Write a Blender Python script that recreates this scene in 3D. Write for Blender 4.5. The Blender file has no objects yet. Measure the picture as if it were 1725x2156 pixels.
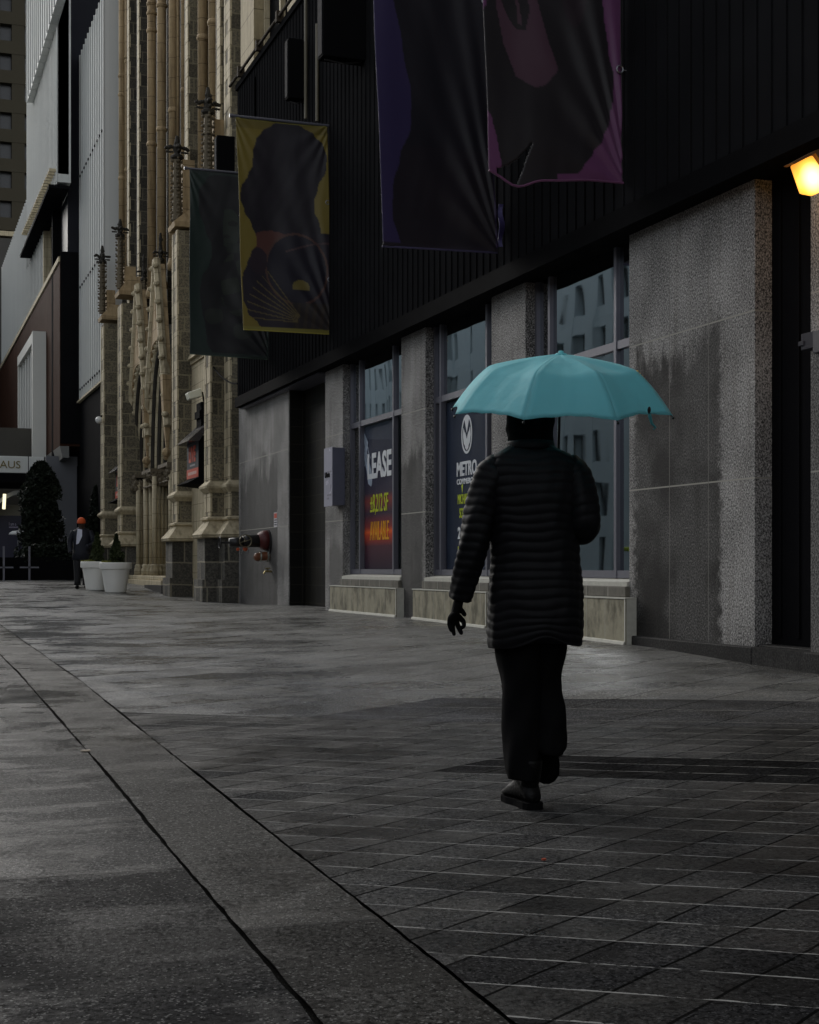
import bpy, math, random
from mathutils import Vector, Matrix
random.seed(7)
R = math.radians
sc = bpy.context.scene
# ------------------------------------------------------------------ camera, sky, sun, exposure
F = 3075.0; CX = 862.5; HY = 1193.0            # focal length, centre and horizon of the photograph (in 1725 px widths)
TH = math.atan2(1087.5, F); CT, ST = math.cos(TH), math.sin(TH)
cam = bpy.data.cameras.new('camera'); camo = bpy.data.objects.new('camera', cam)
sc.collection.objects.link(camo); sc.camera = camo
cam.sensor_fit = 'HORIZONTAL'; cam.sensor_width = 36; cam.lens = 36 * F / 1725
cam.shift_y = 115 / 1725; cam.clip_end = 2000; cam.clip_start = 0.05
camo.location = (0, 0, 1.0); camo.rotation_euler = (R(90), 0, -TH)
w = bpy.data.worlds.new('World'); sc.world = w; w.use_nodes = True
nt = w.node_tree; nt.nodes.clear()
sky = nt.nodes.new('ShaderNodeTexSky'); sky.sky_type = 'NISHITA'; sky.sun_disc = False
SUN_EL = R(24); SUN_AZ = R(-14)                # azimuth from +Y (up the street) towards +X
sky.sun_elevation = SUN_EL; sky.sun_rotation = SUN_AZ; sky.dust_density = 1; sky.air_density = 1
hs = nt.nodes.new('ShaderNodeHueSaturation'); hs.inputs['Saturation'].default_value = 0.22
bg = nt.nodes.new('ShaderNodeBackground'); bg.inputs[1].default_value = 0.15
wo = nt.nodes.new('ShaderNodeOutputWorld')
nt.links.new(sky.outputs[0], hs.inputs['Color']); nt.links.new(hs.outputs[0], bg.inputs[0]); nt.links.new(bg.outputs[0], wo.inputs[0])
sl = bpy.data.lights.new('overcast_sun', 'SUN'); sl.energy = 1.5; sl.angle = R(50); sl.color = (1, .96, .9)
so = bpy.data.objects.new('overcast_sun', sl); sc.collection.objects.link(so)
d = Vector((math.sin(SUN_AZ) * math.cos(SUN_EL), math.cos(SUN_AZ) * math.cos(SUN_EL), math.sin(SUN_EL)))
so.rotation_euler = d.to_track_quat('Z', 'Y').to_euler(); so.location = (-10, 10, 40)
sc.view_settings.view_transform = 'Standard'; sc.view_settings.look = 'None'
sc.view_settings.exposure = 0.42; sc.view_settings.gamma = 1
sc.render.resolution_x = 819; sc.render.resolution_y = 1024
sc.render.engine = 'CYCLES'
sc.cycles.max_bounces = 6; sc.cycles.transparent_max_bounces = 12

# ------------------------------------------------------------------ where a direction in the photo meets a plane of the street
def atp(x, p):
    t = (x - CX) / F; Z = p / (t * CT + ST); return Z * (CT - t * ST), Z       # s, depth
def ats(x, s):
    t = (x - CX) / F; Z = s / (CT - t * ST); return Z * (t * CT + ST), Z       # p, depth
def zy(y, Z): return 1.0 - (y - HY) * Z / F
def sp(x, p): return atp(x, p)[0]
def zp(x, y, p): return zy(y, atp(x, p)[1])
def zs(x, y, s): return zy(y, ats(x, s)[1])
def lerp_tab(tab, v):
    if v <= tab[0][0]: return tab[0][1]
    for (a, b), (c, e) in zip(tab, tab[1:]):
        if v <= c:
            k = (v - a) / (c - a); k = k * k * (3 - 2 * k); return b + (e - b) * k
    return tab[-1][1]
def lin_tab(tab, v):
    if v <= tab[0][0]: return tab[0][1]
    for (a, b), (c, e) in zip(tab, tab[1:]):
        if v <= c: return b + (e - b) * (v - a) / (c - a)
    return tab[-1][1]
WT = [(-5, .0), (6, .05), (10, .09), (13, .13), (18, .1), (25, .03), (31, -.1), (36, -.13), (41, 0)]
def gz(s, p):
    k = min(max((p - 2.6) / 4.2, 0), 1); k = k * k * (3 - 2 * k)
    return -.07 + .0125 * min(max(s, -6), 50) + lerp_tab(WT, s) * k

# ------------------------------------------------------------------ object helpers
C = sc.collection
def tag(o, label=None, cat=None, group=None, kind=None):
    if label: o['label'] = label
    if cat: o['category'] = cat
    if group: o['group'] = group
    if kind: o['kind'] = kind
    return o
def empty(name, loc=(0, 0, 0), label=None, cat=None, group=None, rz=0):
    o = bpy.data.objects.new(name, None); C.objects.link(o); o.location = loc; o.rotation_euler = (0, 0, rz)
    o.empty_display_size = .2
    return tag(o, label, cat, group)
def copy_tree(o, parent=None):
    c = o.copy(); C.objects.link(c)
    if parent: c.parent = parent
    for ch in [q for q in bpy.data.objects if q.parent == o]: copy_tree(ch, c)
    return c
class MB:
    def __init__(s): s.v = []; s.f = []; s.c = None
    def box(s, x0, x1, y0, y1, z0, z1):
        n = len(s.v)
        s.v += [(x, y, z) for z in (z0, z1) for y in (y0, y1) for x in (x0, x1)]
        s.f += [tuple(n + i for i in q) for q in ((0, 2, 3, 1), (4, 5, 7, 6), (0, 1, 5, 4), (2, 6, 7, 3), (0, 4, 6, 2), (1, 3, 7, 5))]
        return s
    def hexa(s, pts):                          # eight free corners in the order of box()
        n = len(s.v); s.v += [tuple(p) for p in pts]
        s.f += [tuple(n + i for i in q) for q in ((0, 2, 3, 1), (4, 5, 7, 6), (0, 1, 5, 4), (2, 6, 7, 3), (0, 4, 6, 2), (1, 3, 7, 5))]
        return s
    def frustum(s, cx, cy, z0, z1, ax, ay, bx, by):
        return s.hexa([(cx + i * (ax if k == 0 else bx), cy + j * (ay if k == 0 else by), (z0, z1)[k]) for k in (0, 1) for j in (-1, 1) for i in (-1, 1)])
    def rings(s, rings, cap=True, closed=False):
        n0 = len(s.v); m = len(rings[0])
        for r in rings: s.v += [tuple(p) for p in r]
        L = len(rings)
        for i in range(L if closed else L - 1):
            a = n0 + i * m; b = n0 + ((i + 1) % L) * m
            for j in range(m):
                k = (j + 1) % m; s.f.append((a + j, a + k, b + k, b + j))
        if cap and not closed:
            s.f.append(tuple(n0 + j for j in reversed(range(m)))); s.f.append(tuple(n0 + (L - 1) * m + j for j in range(m)))
        return s
    def tube(s, path, r, n=8, closed=False):
        P = [Vector(p) for p in path]; rr = r if isinstance(r, (list, tuple)) else [r] * len(P); rs = []; up = None
        for i, p in enumerate(P):
            if closed: t = (P[(i + 1) % len(P)] - P[i - 1]).normalized()
            else: t = (P[min(i + 1, len(P) - 1)] - P[max(i - 1, 0)]).normalized()
            if up is None:
                up = Vector((0, 0, 1)) if abs(t.z) < .9 else Vector((1, 0, 0))
            a = t.cross(up).normalized(); b = a.cross(t).normalized(); up = b
            rs.append([p + (a * math.cos(2 * math.pi * k / n) + b * math.sin(2 * math.pi * k / n)) * rr[i] for k in range(n)])
        return s.rings(rs, closed=closed)
    def lathe(s, cx, cy, prof, n=24):          # prof: (r, z)
        return s.rings([[(cx + r * math.cos(2 * math.pi * k / n), cy + r * math.sin(2 * math.pi * k / n), z) for k in range(n)] for r, z in prof])
    def prism(s, poly, a, b, axis):            # poly in the two other axes, extruded along axis from a to b
        def pt(u, v, w_):
            return (w_, u, v) if axis == 'x' else ((u, w_, v) if axis == 'y' else (u, v, w_))
        return s.rings([[pt(u, v, a) for u, v in poly], [pt(u, v, b) for u, v in poly]])
    def ball(s, c, r, n=10, m=7, sc_=(1, 1, 1)):
        rs = []
        for i in range(m + 1):
            th = math.pi * (i / m * .96 + .02)
            rs.append([(c[0] + sc_[0] * r * math.sin(th) * math.cos(2 * math.pi * k / n), c[1] + sc_[1] * r * math.sin(th) * math.sin(2 * math.pi * k / n), c[2] - sc_[2] * r * math.cos(th)) for k in range(n)])
        return s.rings(rs)
    def build(s, name, mat, parent=None, smooth=False, bevel=0):
        me = bpy.data.meshes.new(name); me.from_pydata(s.v, [], s.f); me.validate()
        me.update()
        if s.c is not None and len(s.c) == len(me.vertices):
            ca = me.color_attributes.new('print', 'FLOAT_COLOR', 'POINT')
            for i, c in enumerate(s.c): ca.data[i].color = (*c, 1)
        import bmesh
        bm = bmesh.new(); bm.from_mesh(me); bmesh.ops.recalc_face_normals(bm, faces=bm.faces); bm.to_mesh(me); bm.free()
        if smooth:
            for p in me.polygons: p.use_smooth = True
        me.materials.append(mat)
        o = bpy.data.objects.new(name, me); C.objects.link(o)
        if parent: o.parent = parent
        if bevel:
            b = o.modifiers.new('edge', 'BEVEL'); b.width = bevel; b.segments = 2; b.limit_method = 'ANGLE'
        return o
# ------------------------------------------------------------------ materials
class N:
    """small wrapper that builds node trees"""
    def __init__(s, name):
        s.m = bpy.data.materials.new(name); s.m.use_nodes = True; s.t = s.m.node_tree; s.t.nodes.clear()
        s.out = s.t.nodes.new('ShaderNodeOutputMaterial'); s.b = s.t.nodes.new('ShaderNodeBsdfPrincipled')
        s.t.links.new(s.b.outputs[0], s.out.inputs[0])
    def n(s, ty, **kw):
        q = s.t.nodes.new(ty)
        for k, v in kw.items(): setattr(q, k, v)
        return q
    def put(s, sock, v):
        if hasattr(v, 'is_output'): s.t.links.new(v, sock)
        elif isinstance(v, (tuple, list)): sock.default_value = (*v, 1) if (len(v) == 3 and sock.type == 'RGBA') else v
        else: sock.default_value = v
    def math(s, op, a, b=0.0, c=0.0, clamp=False):
        q = s.n('ShaderNodeMath', operation=op, use_clamp=clamp); s.put(q.inputs[0], a); s.put(q.inputs[1], b)
        if len(q.inputs) > 2: s.put(q.inputs[2], c)
        return q.outputs[0]
    def pos(s):
        g = s.n('ShaderNodeNewGeometry'); return g
    def xyz(s, v):
        q = s.n('ShaderNodeSeparateXYZ'); s.put(q.inputs[0], v); return q.outputs
    def comb(s, x, y, z=0.0):
        q = s.n('ShaderNodeCombineXYZ'); s.put(q.inputs[0], x); s.put(q.inputs[1], y); s.put(q.inputs[2], z); return q.outputs[0]
    def vmul(s, v, f):
        q = s.n('ShaderNodeVectorMath', operation='MULTIPLY'); s.put(q.inputs[0], v); s.put(q.inputs[1], f); return q.outputs[0]
    def noise(s, v, scale, detail=3, rough=.5):
        q = s.n('ShaderNodeTexNoise'); s.put(q.inputs['Vector'], v); s.put(q.inputs['Scale'], scale)
        s.put(q.inputs['Detail'], detail); s.put(q.inputs['Roughness'], rough); return q.outputs[0]
    def vor(s, v, scale, feature='F1'):
        q = s.n('ShaderNodeTexVoronoi', feature=feature); s.put(q.inputs['Vector'], v); s.put(q.inputs['Scale'], scale); return q.outputs
    def ramp(s, f, stops):
        q = s.n('ShaderNodeValToRGB'); s.put(q.inputs[0], f); e = q.color_ramp.elements
        while len(e) < len(stops): e.new(.5)
        for i, (p, c) in enumerate(stops):
            e[i].position = p; e[i].color = (*c, 1) if isinstance(c, tuple) else (c, c, c, 1)
        return q.outputs[0]
    def mix(s, f, a, b, blend='MIX'):
        q = s.n('ShaderNodeMix', data_type='RGBA', blend_type=blend); s.put(q.inputs[0], f); s.put(q.inputs[6], a); s.put(q.inputs[7], b); return q.outputs[2]
    def step(s, v, lo, hi):                      # smooth 0..1
        q = s.n('ShaderNodeMapRange', interpolation_type='SMOOTHSTEP'); s.put(q.inputs[0], v); s.put(q.inputs[1], lo); s.put(q.inputs[2], hi); return q.outputs[0]
    def bump(s, h, strength=.3, dist=.01):
        q = s.n('ShaderNodeBump'); s.put(q.inputs['Height'], h); s.put(q.inputs['Strength'], strength); s.put(q.inputs['Distance'], dist); s.t.links.new(q.outputs[0], s.b.inputs['Normal']); return q.outputs[0]
    def set(s, **kw):
        for k, v in kw.items(): s.put(s.b.inputs[{'col': 'Base Color', 'rough': 'Roughness', 'metal': 'Metallic', 'spec': 'Specular IOR Level', 'coat': 'Coat Weight', 'coatr': 'Coat Roughness', 'sheen': 'Sheen Weight'}[k]], v)
        return s.m
    def wall(s):                                 # (along the face, up) for street facing and side facing walls
        g = s.pos(); P = s.xyz(g.outputs['Position']); Nn = s.xyz(g.outputs['True Normal'])
        k = s.math('GREATER_THAN', s.math('ABSOLUTE', Nn[0]), .5)
        u = s.math('ADD', s.math('MULTIPLY', P[1], k), s.math('MULTIPLY', P[0], s.math('SUBTRACT', 1.0, k)))
        return u, P[2], s.comb(u, P[2], 0.0), k, P
def plain(name, col, rough=.6, var=.15, scale=6, metal=0, spec=.5, bump=0, bscale=60):
    m = N(name); g = m.pos(); P = g.outputs['Position']
    f = m.noise(P, scale, 4)
    m.set(col=m.mix(f, tuple(c * (1 - var) for c in col), tuple(min(c * (1 + var), 1) for c in col)), rough=m.math('ADD', rough - .08, m.math('MULTIPLY', m.noise(P, scale * 2.3, 3), .16)), metal=metal, spec=spec)
    if bump: m.bump(m.noise(P, bscale, 4), bump, .01)
    return m.m
def granite(name, lo=.028, hi=.30, joints=(), vj=(), stains=(), wear=.5, rough=.5):
    m = N(name); u, z, V, k, P = m.wall(); G = m.comb(P[0], P[1], P[2])
    n1 = m.noise(m.vmul(G, (1, 1, .7)), 74, 5, .8); n2 = m.noise(G, 1.3, 4); n3 = m.noise(m.vmul(G, (4, 4, .4)), 2.0, 4)
    v = m.math('ADD', n1, m.math('MULTIPLY', m.math('SUBTRACT', n2, .5), .16))
    c = m.ramp(v, [(.41, lo * .6), (.48, (hi * .33, hi * .32, hi * .31)), (.54, (hi * .75, hi * .73, hi * .70)), (.63, (hi * 1.35, hi * 1.31, hi * 1.26))])
    c = m.mix(m.math('MULTIPLY', m.step(n3, .45, .75), wear), c, m.mix(1.0, c, (.55, .53, .5), 'MULTIPLY'))
    wn = m.math('MULTIPLY', m.math('SUBTRACT', m.noise(m.vmul(G, (1, 1.6, .55)), 1.5, 5, .65), .5), 1.5)
    wf = m.math('MULTIPLY', m.math('SUBTRACT', m.noise(G, 9, 3), .5), .25)
    for (s0, s1, zt, rag, dark) in stains:       # wet stains that end in a ragged top
        a = m.step(m.math('ADD', u, wf), s0 - .05, s0 + .06); b = m.math('SUBTRACT', 1.0, m.step(m.math('ADD', u, wf), s1 - .06, s1 + .05))
        t = m.math('SUBTRACT', 1.0, m.step(m.math('ADD', z, m.math('MULTIPLY', wn, rag)), zt - .22, zt + .16)); t = m.math('MULTIPLY', t, m.math('ADD', .62, m.math('MULTIPLY', m.step(n2, .35, .65), .38)))
        f = m.math('MULTIPLY', m.math('MULTIPLY', m.math('MULTIPLY', a, b), t), k)
        c = m.mix(m.math('MULTIPLY', f, dark), c, m.mix(1.0, c, (.07, .068, .066), 'MULTIPLY'))
    for zj in joints:
        f = m.math('LESS_THAN', m.math('ABSOLUTE', m.math('SUBTRACT', z, zj)), .007)
        c = m.mix(f, c, (.33, .32, .28))
    for uj in vj:
        f = m.math('MULTIPLY', m.math('LESS_THAN', m.math('ABSOLUTE', m.math('SUBTRACT', u, uj)), .005), k)
        c = m.mix(f, c, (.17, .165, .15))
    m.set(col=c, rough=.72, spec=.18); m.bump(n1, .25, .003); return m.m
def blockwork(name, stone=(.115, .105, .085), mortar=(.30, .27, .19), bw=.62, bh=.36, msize=.018, contrast=.8):
    m = N(name); u, z, V, k, P = m.wall(); G = m.comb(P[0], P[1], P[2])
    wob = m.math('MULTIPLY', m.math('SUBTRACT', m.noise(G, 1.5, 2), .5), .06)
    br = m.n('ShaderNodeTexBrick', offset=.5, offset_frequency=2, squash=.7, squash_frequency=3)
    m.put(br.inputs['Vector'], m.comb(m.math('ADD', u, wob), m.math('ADD', z, wob)))
    m.put(br.inputs['Scale'], 1.0); m.put(br.inputs['Brick Width'], bw); m.put(br.inputs['Row Height'], bh); m.put(br.inputs['Mortar Size'], msize); m.put(br.inputs['Mortar Smooth'], .1)
    m.put(br.inputs['Color1'], (0, 0, 0)); m.put(br.inputs['Color2'], (1, 1, 1)); m.put(br.inputs['Mortar'], (.5, .5, .5))
    tone = m.xyz(br.outputs['Color'])[0]; big = m.noise(G, .8, 3); fine = m.noise(G, 22, 6, .75)
    s0 = m.mix(m.math('MULTIPLY', tone, .9), tuple(c * (1 - .5 * contrast) for c in stone), tuple(c * (1 + .6 * contrast) for c in stone))
    s1 = m.mix(m.step(fine, .35, .68), m.mix(1.0, s0, (.42, .42, .42), 'MULTIPLY'), m.mix(1.0, s0, (1.5, 1.45, 1.3), 'MULTIPLY'))
    mo = m.mix(fine, tuple(c * .6 for c in mortar), tuple(c * 1.15 for c in mortar))
    c = m.mix(br.outputs['Fac'], s1, mo); c = m.mix(m.math('MULTIPLY', m.step(big, .45, .8), .5), c, m.mix(1.0, c, (.5, .49, .46), 'MULTIPLY'))
    m.set(col=c, rough=.85); m.bump(m.math('ADD', m.math('MULTIPLY', br.outputs['Fac'], .5), fine), .5, .02); return m.m
def dressed(name, col=(.34, .28, .19), ev=.55):
    """tan dressed stone with bed joints and soot streaks"""
    m = N(name); u, z, V, k, P = m.wall(); G = m.comb(P[0], P[1], P[2])
    n = m.noise(G, 9, 6, .7); st = m.noise(m.vmul(G, (6, 6, .5)), 1.5, 4)
    c = m.mix(n, tuple(c * .62 for c in col), tuple(c * 1.25 for c in col))
    c = m.mix(m.math('MULTIPLY', m.step(st, .42, .72), .65), c, m.mix(1.0, c, (.4, .37, .33), 'MULTIPLY'))
    fr = m.math('FRACT', m.math('DIVIDE', z, ev)); c = m.mix(m.math('LESS_THAN', fr, .03), c, m.mix(1.0, c, (.4, .38, .34), 'MULTIPLY'))
    m.set(col=c, rough=.82); m.bump(n, .35, .02); return m.m
def paving(name, tiles=True, base=(.060, .062, .066), lines=(), rough=(.24, .56)):
    m = N(name); g = m.pos(); P = m.xyz(g.outputs['Position']); G = m.comb(P[0], P[1], 0.0)
    fine = m.noise(G, 130, 4, .7); mid = m.noise(G, 3.1, 5, .6); big = m.noise(m.vmul(G, (.8, .35, 1)), 1.0, 4)
    pits = m.vor(G, 42)[0]
    grit = m.noise(G, 48, 3, .8)
    c = m.mix(m.step(m.math('ADD', m.math('MULTIPLY', fine, .55), m.math('MULTIPLY', grit, .45)), .40, .60), tuple(q * .22 for q in base), tuple(q * 2.1 for q in base))
    c = m.mix(m.step(mid, .35, .7), c, m.mix(1.0, c, (.7, .68, .62), 'MULTIPLY'))
    sp_ = m.vor(G, 170)[1]; spk = m.math('GREATER_THAN', m.xyz(sp_)[0], .93)
    c = m.mix(m.math('MULTIPLY', spk, .75), c, (.34, .34, .33))
    wet = m.step(m.noise(m.vmul(G, (.55, .8, 1)), .9, 5, .62), .47, .60)
    c = m.mix(m.math('MULTIPLY', wet, .45), c, m.mix(1.0, c, (.4, .4, .4), 'MULTIPLY'))
    wet2 = m.step(m.noise(m.vmul(G, (.9, 1.7, 1)), 1.6, 5, .6), .50, .57)
    rg = m.math('ADD', rough[0], m.math('MULTIPLY', m.step(m.math('ADD', m.math('MULTIPLY', big, .6), m.math('MULTIPLY', mid, .4)), .38, .62), rough[1] - rough[0]))
    h = m.math('ADD', m.math('MULTIPLY', fine, .6), m.math('MULTIPLY', grit, .7)); spc = m.math('ADD', .08, m.math('MULTIPLY', m.step(m.math('ADD', m.math('MULTIPLY', grit, .6), m.math('MULTIPLY', mid, .4)), .40, .58), .5))
    if tiles:
        a = m.math('ADD', m.math('MULTIPLY', P[0], -.5925), m.math('MULTIPLY', P[1], .9265))
        b = m.math('ADD', m.math('MULTIPLY', P[0], .5957), m.math('MULTIPLY', P[1], .9244))
        wob = m.math('MULTIPLY', m.math('SUBTRACT', m.noise(G, 1.7, 2), .5), .03); a = m.math('ADD', a, wob); b = m.math('ADD', b, wob)
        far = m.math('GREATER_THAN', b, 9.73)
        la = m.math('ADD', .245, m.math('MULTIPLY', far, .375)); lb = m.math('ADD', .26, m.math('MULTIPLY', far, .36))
        ta = m.math('DIVIDE', a, la); tb = m.math('DIVIDE', b, lb)
        ia = m.math('FLOOR', ta); ib = m.math('FLOOR', tb); fa = m.math('MULTIPLY', m.math('FRACT', ta), la); fb = m.math('MULTIPLY', m.math('FRACT', tb), lb)
        wn = m.n('ShaderNodeTexWhiteNoise', noise_dimensions='2D'); m.put(wn.inputs['Vector'], m.comb(ia, ib)); rn = wn.outputs['Value']
        def band(b0, b1, a1):
            return m.math('MULTIPLY', m.math('MULTIPLY', m.math('GREATER_THAN', b, b0), m.math('LESS_THAN', b, b1)), m.math('LESS_THAN', a, a1))
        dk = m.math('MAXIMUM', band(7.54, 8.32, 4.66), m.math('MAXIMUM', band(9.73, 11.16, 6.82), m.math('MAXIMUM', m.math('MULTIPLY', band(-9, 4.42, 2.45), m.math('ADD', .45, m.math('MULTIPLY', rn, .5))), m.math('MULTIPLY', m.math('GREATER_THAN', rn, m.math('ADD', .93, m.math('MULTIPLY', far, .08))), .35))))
        tone = m.math('ADD', m.math('ADD', .20, m.math('MULTIPLY', rn, .32)), m.math('MULTIPLY', far, 1.6)); tone = m.math('MULTIPLY', tone, m.math('SUBTRACT', 1.0, m.math('MULTIPLY', m.step(mid, .48, .62), .18)))  # near pavers darkened, far slabs lightened: sheen falloff painted over tile tone
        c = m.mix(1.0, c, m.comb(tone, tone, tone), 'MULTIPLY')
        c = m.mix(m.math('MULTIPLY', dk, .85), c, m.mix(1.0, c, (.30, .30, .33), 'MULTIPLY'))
        rg = m.math('ADD', rg, m.math('ADD', m.math('MULTIPLY', dk, .30), m.math('MULTIPLY', m.math('SUBTRACT', rn, .5), .22)))
        brk = m.noise(G, 9, 6, .7)
        j2 = m.math('MULTIPLY', m.math('LESS_THAN', fa, .011), m.math('GREATER_THAN', brk, .36))
        j1 = m.math('LESS_THAN', fb, m.math('MULTIPLY', m.step(brk, .36, .58), m.math('ADD', .012, m.math('MULTIPLY', far, .010))))  # pale joint lines: sky glints on wet edges painted as colour
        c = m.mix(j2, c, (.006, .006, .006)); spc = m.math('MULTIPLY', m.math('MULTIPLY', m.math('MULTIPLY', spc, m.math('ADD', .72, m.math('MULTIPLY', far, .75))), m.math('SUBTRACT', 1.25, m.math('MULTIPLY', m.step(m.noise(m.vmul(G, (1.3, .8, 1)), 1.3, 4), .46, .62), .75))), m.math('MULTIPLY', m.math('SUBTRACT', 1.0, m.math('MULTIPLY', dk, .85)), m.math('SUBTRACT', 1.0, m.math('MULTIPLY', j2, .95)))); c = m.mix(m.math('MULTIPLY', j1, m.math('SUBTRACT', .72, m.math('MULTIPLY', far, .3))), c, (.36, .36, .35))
        tilt = m.math('MULTIPLY', m.math('SUBTRACT', rn, .5), m.math('ADD', m.math('MULTIPLY', fb, 10), m.math('MULTIPLY', fa, 6)))
        h = m.math('ADD', h, m.math('SUBTRACT', m.math('MULTIPLY', tilt, 1.5), m.math('MULTIPLY', m.math('MAXIMUM', j1, j2), 1.5)))
        warm = m.step(P[0], 2.6, 5.0); c = m.mix(m.math('MULTIPLY', warm, .45), c, m.mix(1.0, c, (1.0, .93, .74), 'MULTIPLY'))
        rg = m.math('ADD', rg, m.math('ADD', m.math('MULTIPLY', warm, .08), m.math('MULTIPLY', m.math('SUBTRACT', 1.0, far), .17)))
    else:
        pt = m.math('MULTIPLY', m.math('LESS_THAN', pits, .22), m.math('GREATER_THAN', m.noise(G, 4.0, 2), .47))
        c = m.mix(m.math('MULTIPLY', pt, .75), c, (.01, .01, .01)); h = m.math('SUBTRACT', h, m.math('MULTIPLY', pt, .8))
        for q, ln in enumerate(sorted(lines)[:3]):   # darker wet slabs, further darkened towards the near end as painted light falloff
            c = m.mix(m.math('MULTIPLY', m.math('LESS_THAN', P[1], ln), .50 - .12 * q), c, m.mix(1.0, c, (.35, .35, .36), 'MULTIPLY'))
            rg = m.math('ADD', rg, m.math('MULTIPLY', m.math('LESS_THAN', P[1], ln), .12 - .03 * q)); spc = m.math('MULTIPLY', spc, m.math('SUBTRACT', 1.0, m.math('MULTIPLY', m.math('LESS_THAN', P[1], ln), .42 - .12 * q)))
    wv = m.math('MULTIPLY', m.math('SUBTRACT', m.noise(G, 2.5, 3), .5), .05)
    for ln in lines:
        f = m.math('LESS_THAN', m.math('ABSOLUTE', m.math('SUBTRACT', m.math('ADD', P[1], wv), ln)), .009)
        c = m.mix(f, c, (.01, .01, .01)); h = m.math('SUBTRACT', h, f)
    rg = m.math('SUBTRACT', rg, m.math('MULTIPLY', m.math('MAXIMUM', wet, wet2), .16)); spc = m.math('MULTIPLY', spc, m.math('ADD', .85, m.math('MULTIPLY', wet2, .6)))
    m.set(col=c, rough=m.math('MINIMUM', m.math('MAXIMUM', rg, .16), .95), spec=spc); m.bump(h, .7, .005); return m.m
def emit(name, col, strength):
    m = N(name); m.put(m.b.inputs['Emission Color'], col); m.b.inputs['Emission Strength'].default_value = strength; m.set(col=col, rough=.5); return m.m
def glass_mat(name, tint=(.75, .85, .88), wave=.25, dark=.35, ior=2.1, base=.3):
    m = N(name); g = m.pos(); P = g.outputs['Position']
    m.t.nodes.remove(m.b)
    tr = m.n('ShaderNodeBsdfTransparent'); m.put(tr.inputs[0], tuple(c * dark for c in tint)); gl = m.n('ShaderNodeBsdfGlossy'); m.put(gl.inputs[0], (.9, .95, 1)); m.put(gl.inputs['Roughness'], .02)
    fn = m.n('ShaderNodeFresnel'); fn.inputs[0].default_value = ior; fr = m.n('ShaderNodeMath', operation='MULTIPLY')
    m.t.links.new(fn.outputs[0], fr.inputs[0]); m.put(fr.inputs[1], m.math('SUBTRACT', 1.0, g.outputs['Backfacing'])); m.t.links.new(m.math('ADD', fn.outputs[0], base), fr.inputs[0])
    bp = m.n('ShaderNodeBump'); m.put(bp.inputs['Height'], m.noise(m.vmul(P, (1, 1, .4)), 1.1, 1)); bp.inputs['Strength'].default_value = wave; bp.inputs['Distance'].default_value = .03
    m.t.links.new(bp.outputs[0], gl.inputs['Normal'])
    ms = m.n('ShaderNodeMixShader'); m.t.links.new(fr.outputs[0], ms.inputs[0]); m.t.links.new(tr.outputs[0], ms.inputs[1]); m.t.links.new(gl.outputs[0], ms.inputs[2]); m.t.links.new(ms.outputs[0], m.out.inputs[0])
    return m.m
def printed(name, rough=.55, sheen=.2):
    m = N(name); a = m.n('ShaderNodeAttribute', attribute_name='print'); g = m.pos()
    w_ = m.noise(g.outputs['Position'], 300, 2); m.set(col=a.outputs['Color'], rough=rough, sheen=sheen); m.bump(w_, .08, .002); return m.m

M = {}
M['ribs'] = plain('black_metal_cladding', (.014, .014, .015), .95, .3, 1.2, spec=.0)
M['black'] = plain('black_paint', (.006, .006, .0066), .8, .2, 3, spec=.02)
M['void'] = plain('unlit_interior', (.007, .007, .008), .9, .2, 1, spec=.02)
M['alu'] = plain('grey_window_metal', (.16, .16, .19), .42, .12, 5, metal=.4)
M['plinth'] = granite('dark_plinth_granite', .012, .05, rough=.4)
M['sill_stone'] = None
M['tan'] = dressed('tan_dressed_stone', (.44, .32, .175))
M['pale'] = dressed('pale_dressed_stone', (.56, .48, .32), .42)
M['rubble'] = blockwork('grey_church_masonry', (.17, .15, .11), (.27, .235, .15))
M['rubble_dark'] = blockwork('weathered_church_masonry', (.06, .055, .046), (.16, .14, .10))
M['soot'] = dressed('sooty_carved_stone', (.16, .13, .085), .8)
M['soot_shade'] = dressed('blackened_finial_and_shaded_hollow', (.035, .03, .022), 3)
M['white_panel'] = None
M['glass'] = glass_mat('window_glass')
M['glass_clear'] = glass_mat('poster_window_glass', (1, 1, 1), wave=.1, dark=1.0, ior=1.08, base=.0)
M['cloth_black'] = plain('black_trouser_cloth', (.007, .007, .0074), .9, .25, 14, spec=.04)
M['coat'] = plain('black_quilted_nylon', (.0065, .0065, .0075), .55, .2, 20, spec=.14)
M['leather'] = plain('black_boot_leather', (.004, .004, .004), .45, .3, 30, spec=.2, bump=.3, bscale=90)
M['glove'] = plain('black_knit_glove', (.0045, .0045, .005), .8, .25, 60, spec=.08)
M['skin'] = plain('skin', (.25, .14, .10), .5, .1, 20)
M['skin_dark'] = plain('dark_skin', (.05, .03, .022), .5, .1, 20)
M['white_text'] = plain('white_lettering', (.78, .80, .82), .5, .03, 4, spec=.06)
M['lime_text'] = plain('lime_lettering', (.62, .72, .06), .5, .03, 4, spec=.06)
M['navy'] = plain('navy_poster', (.018, .026, .05), .6, .25, 1.2, spec=.06)
M['steel'] = plain('galvanised_steel', (.30, .31, .33), .35, .2, 12, metal=.8)

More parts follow.
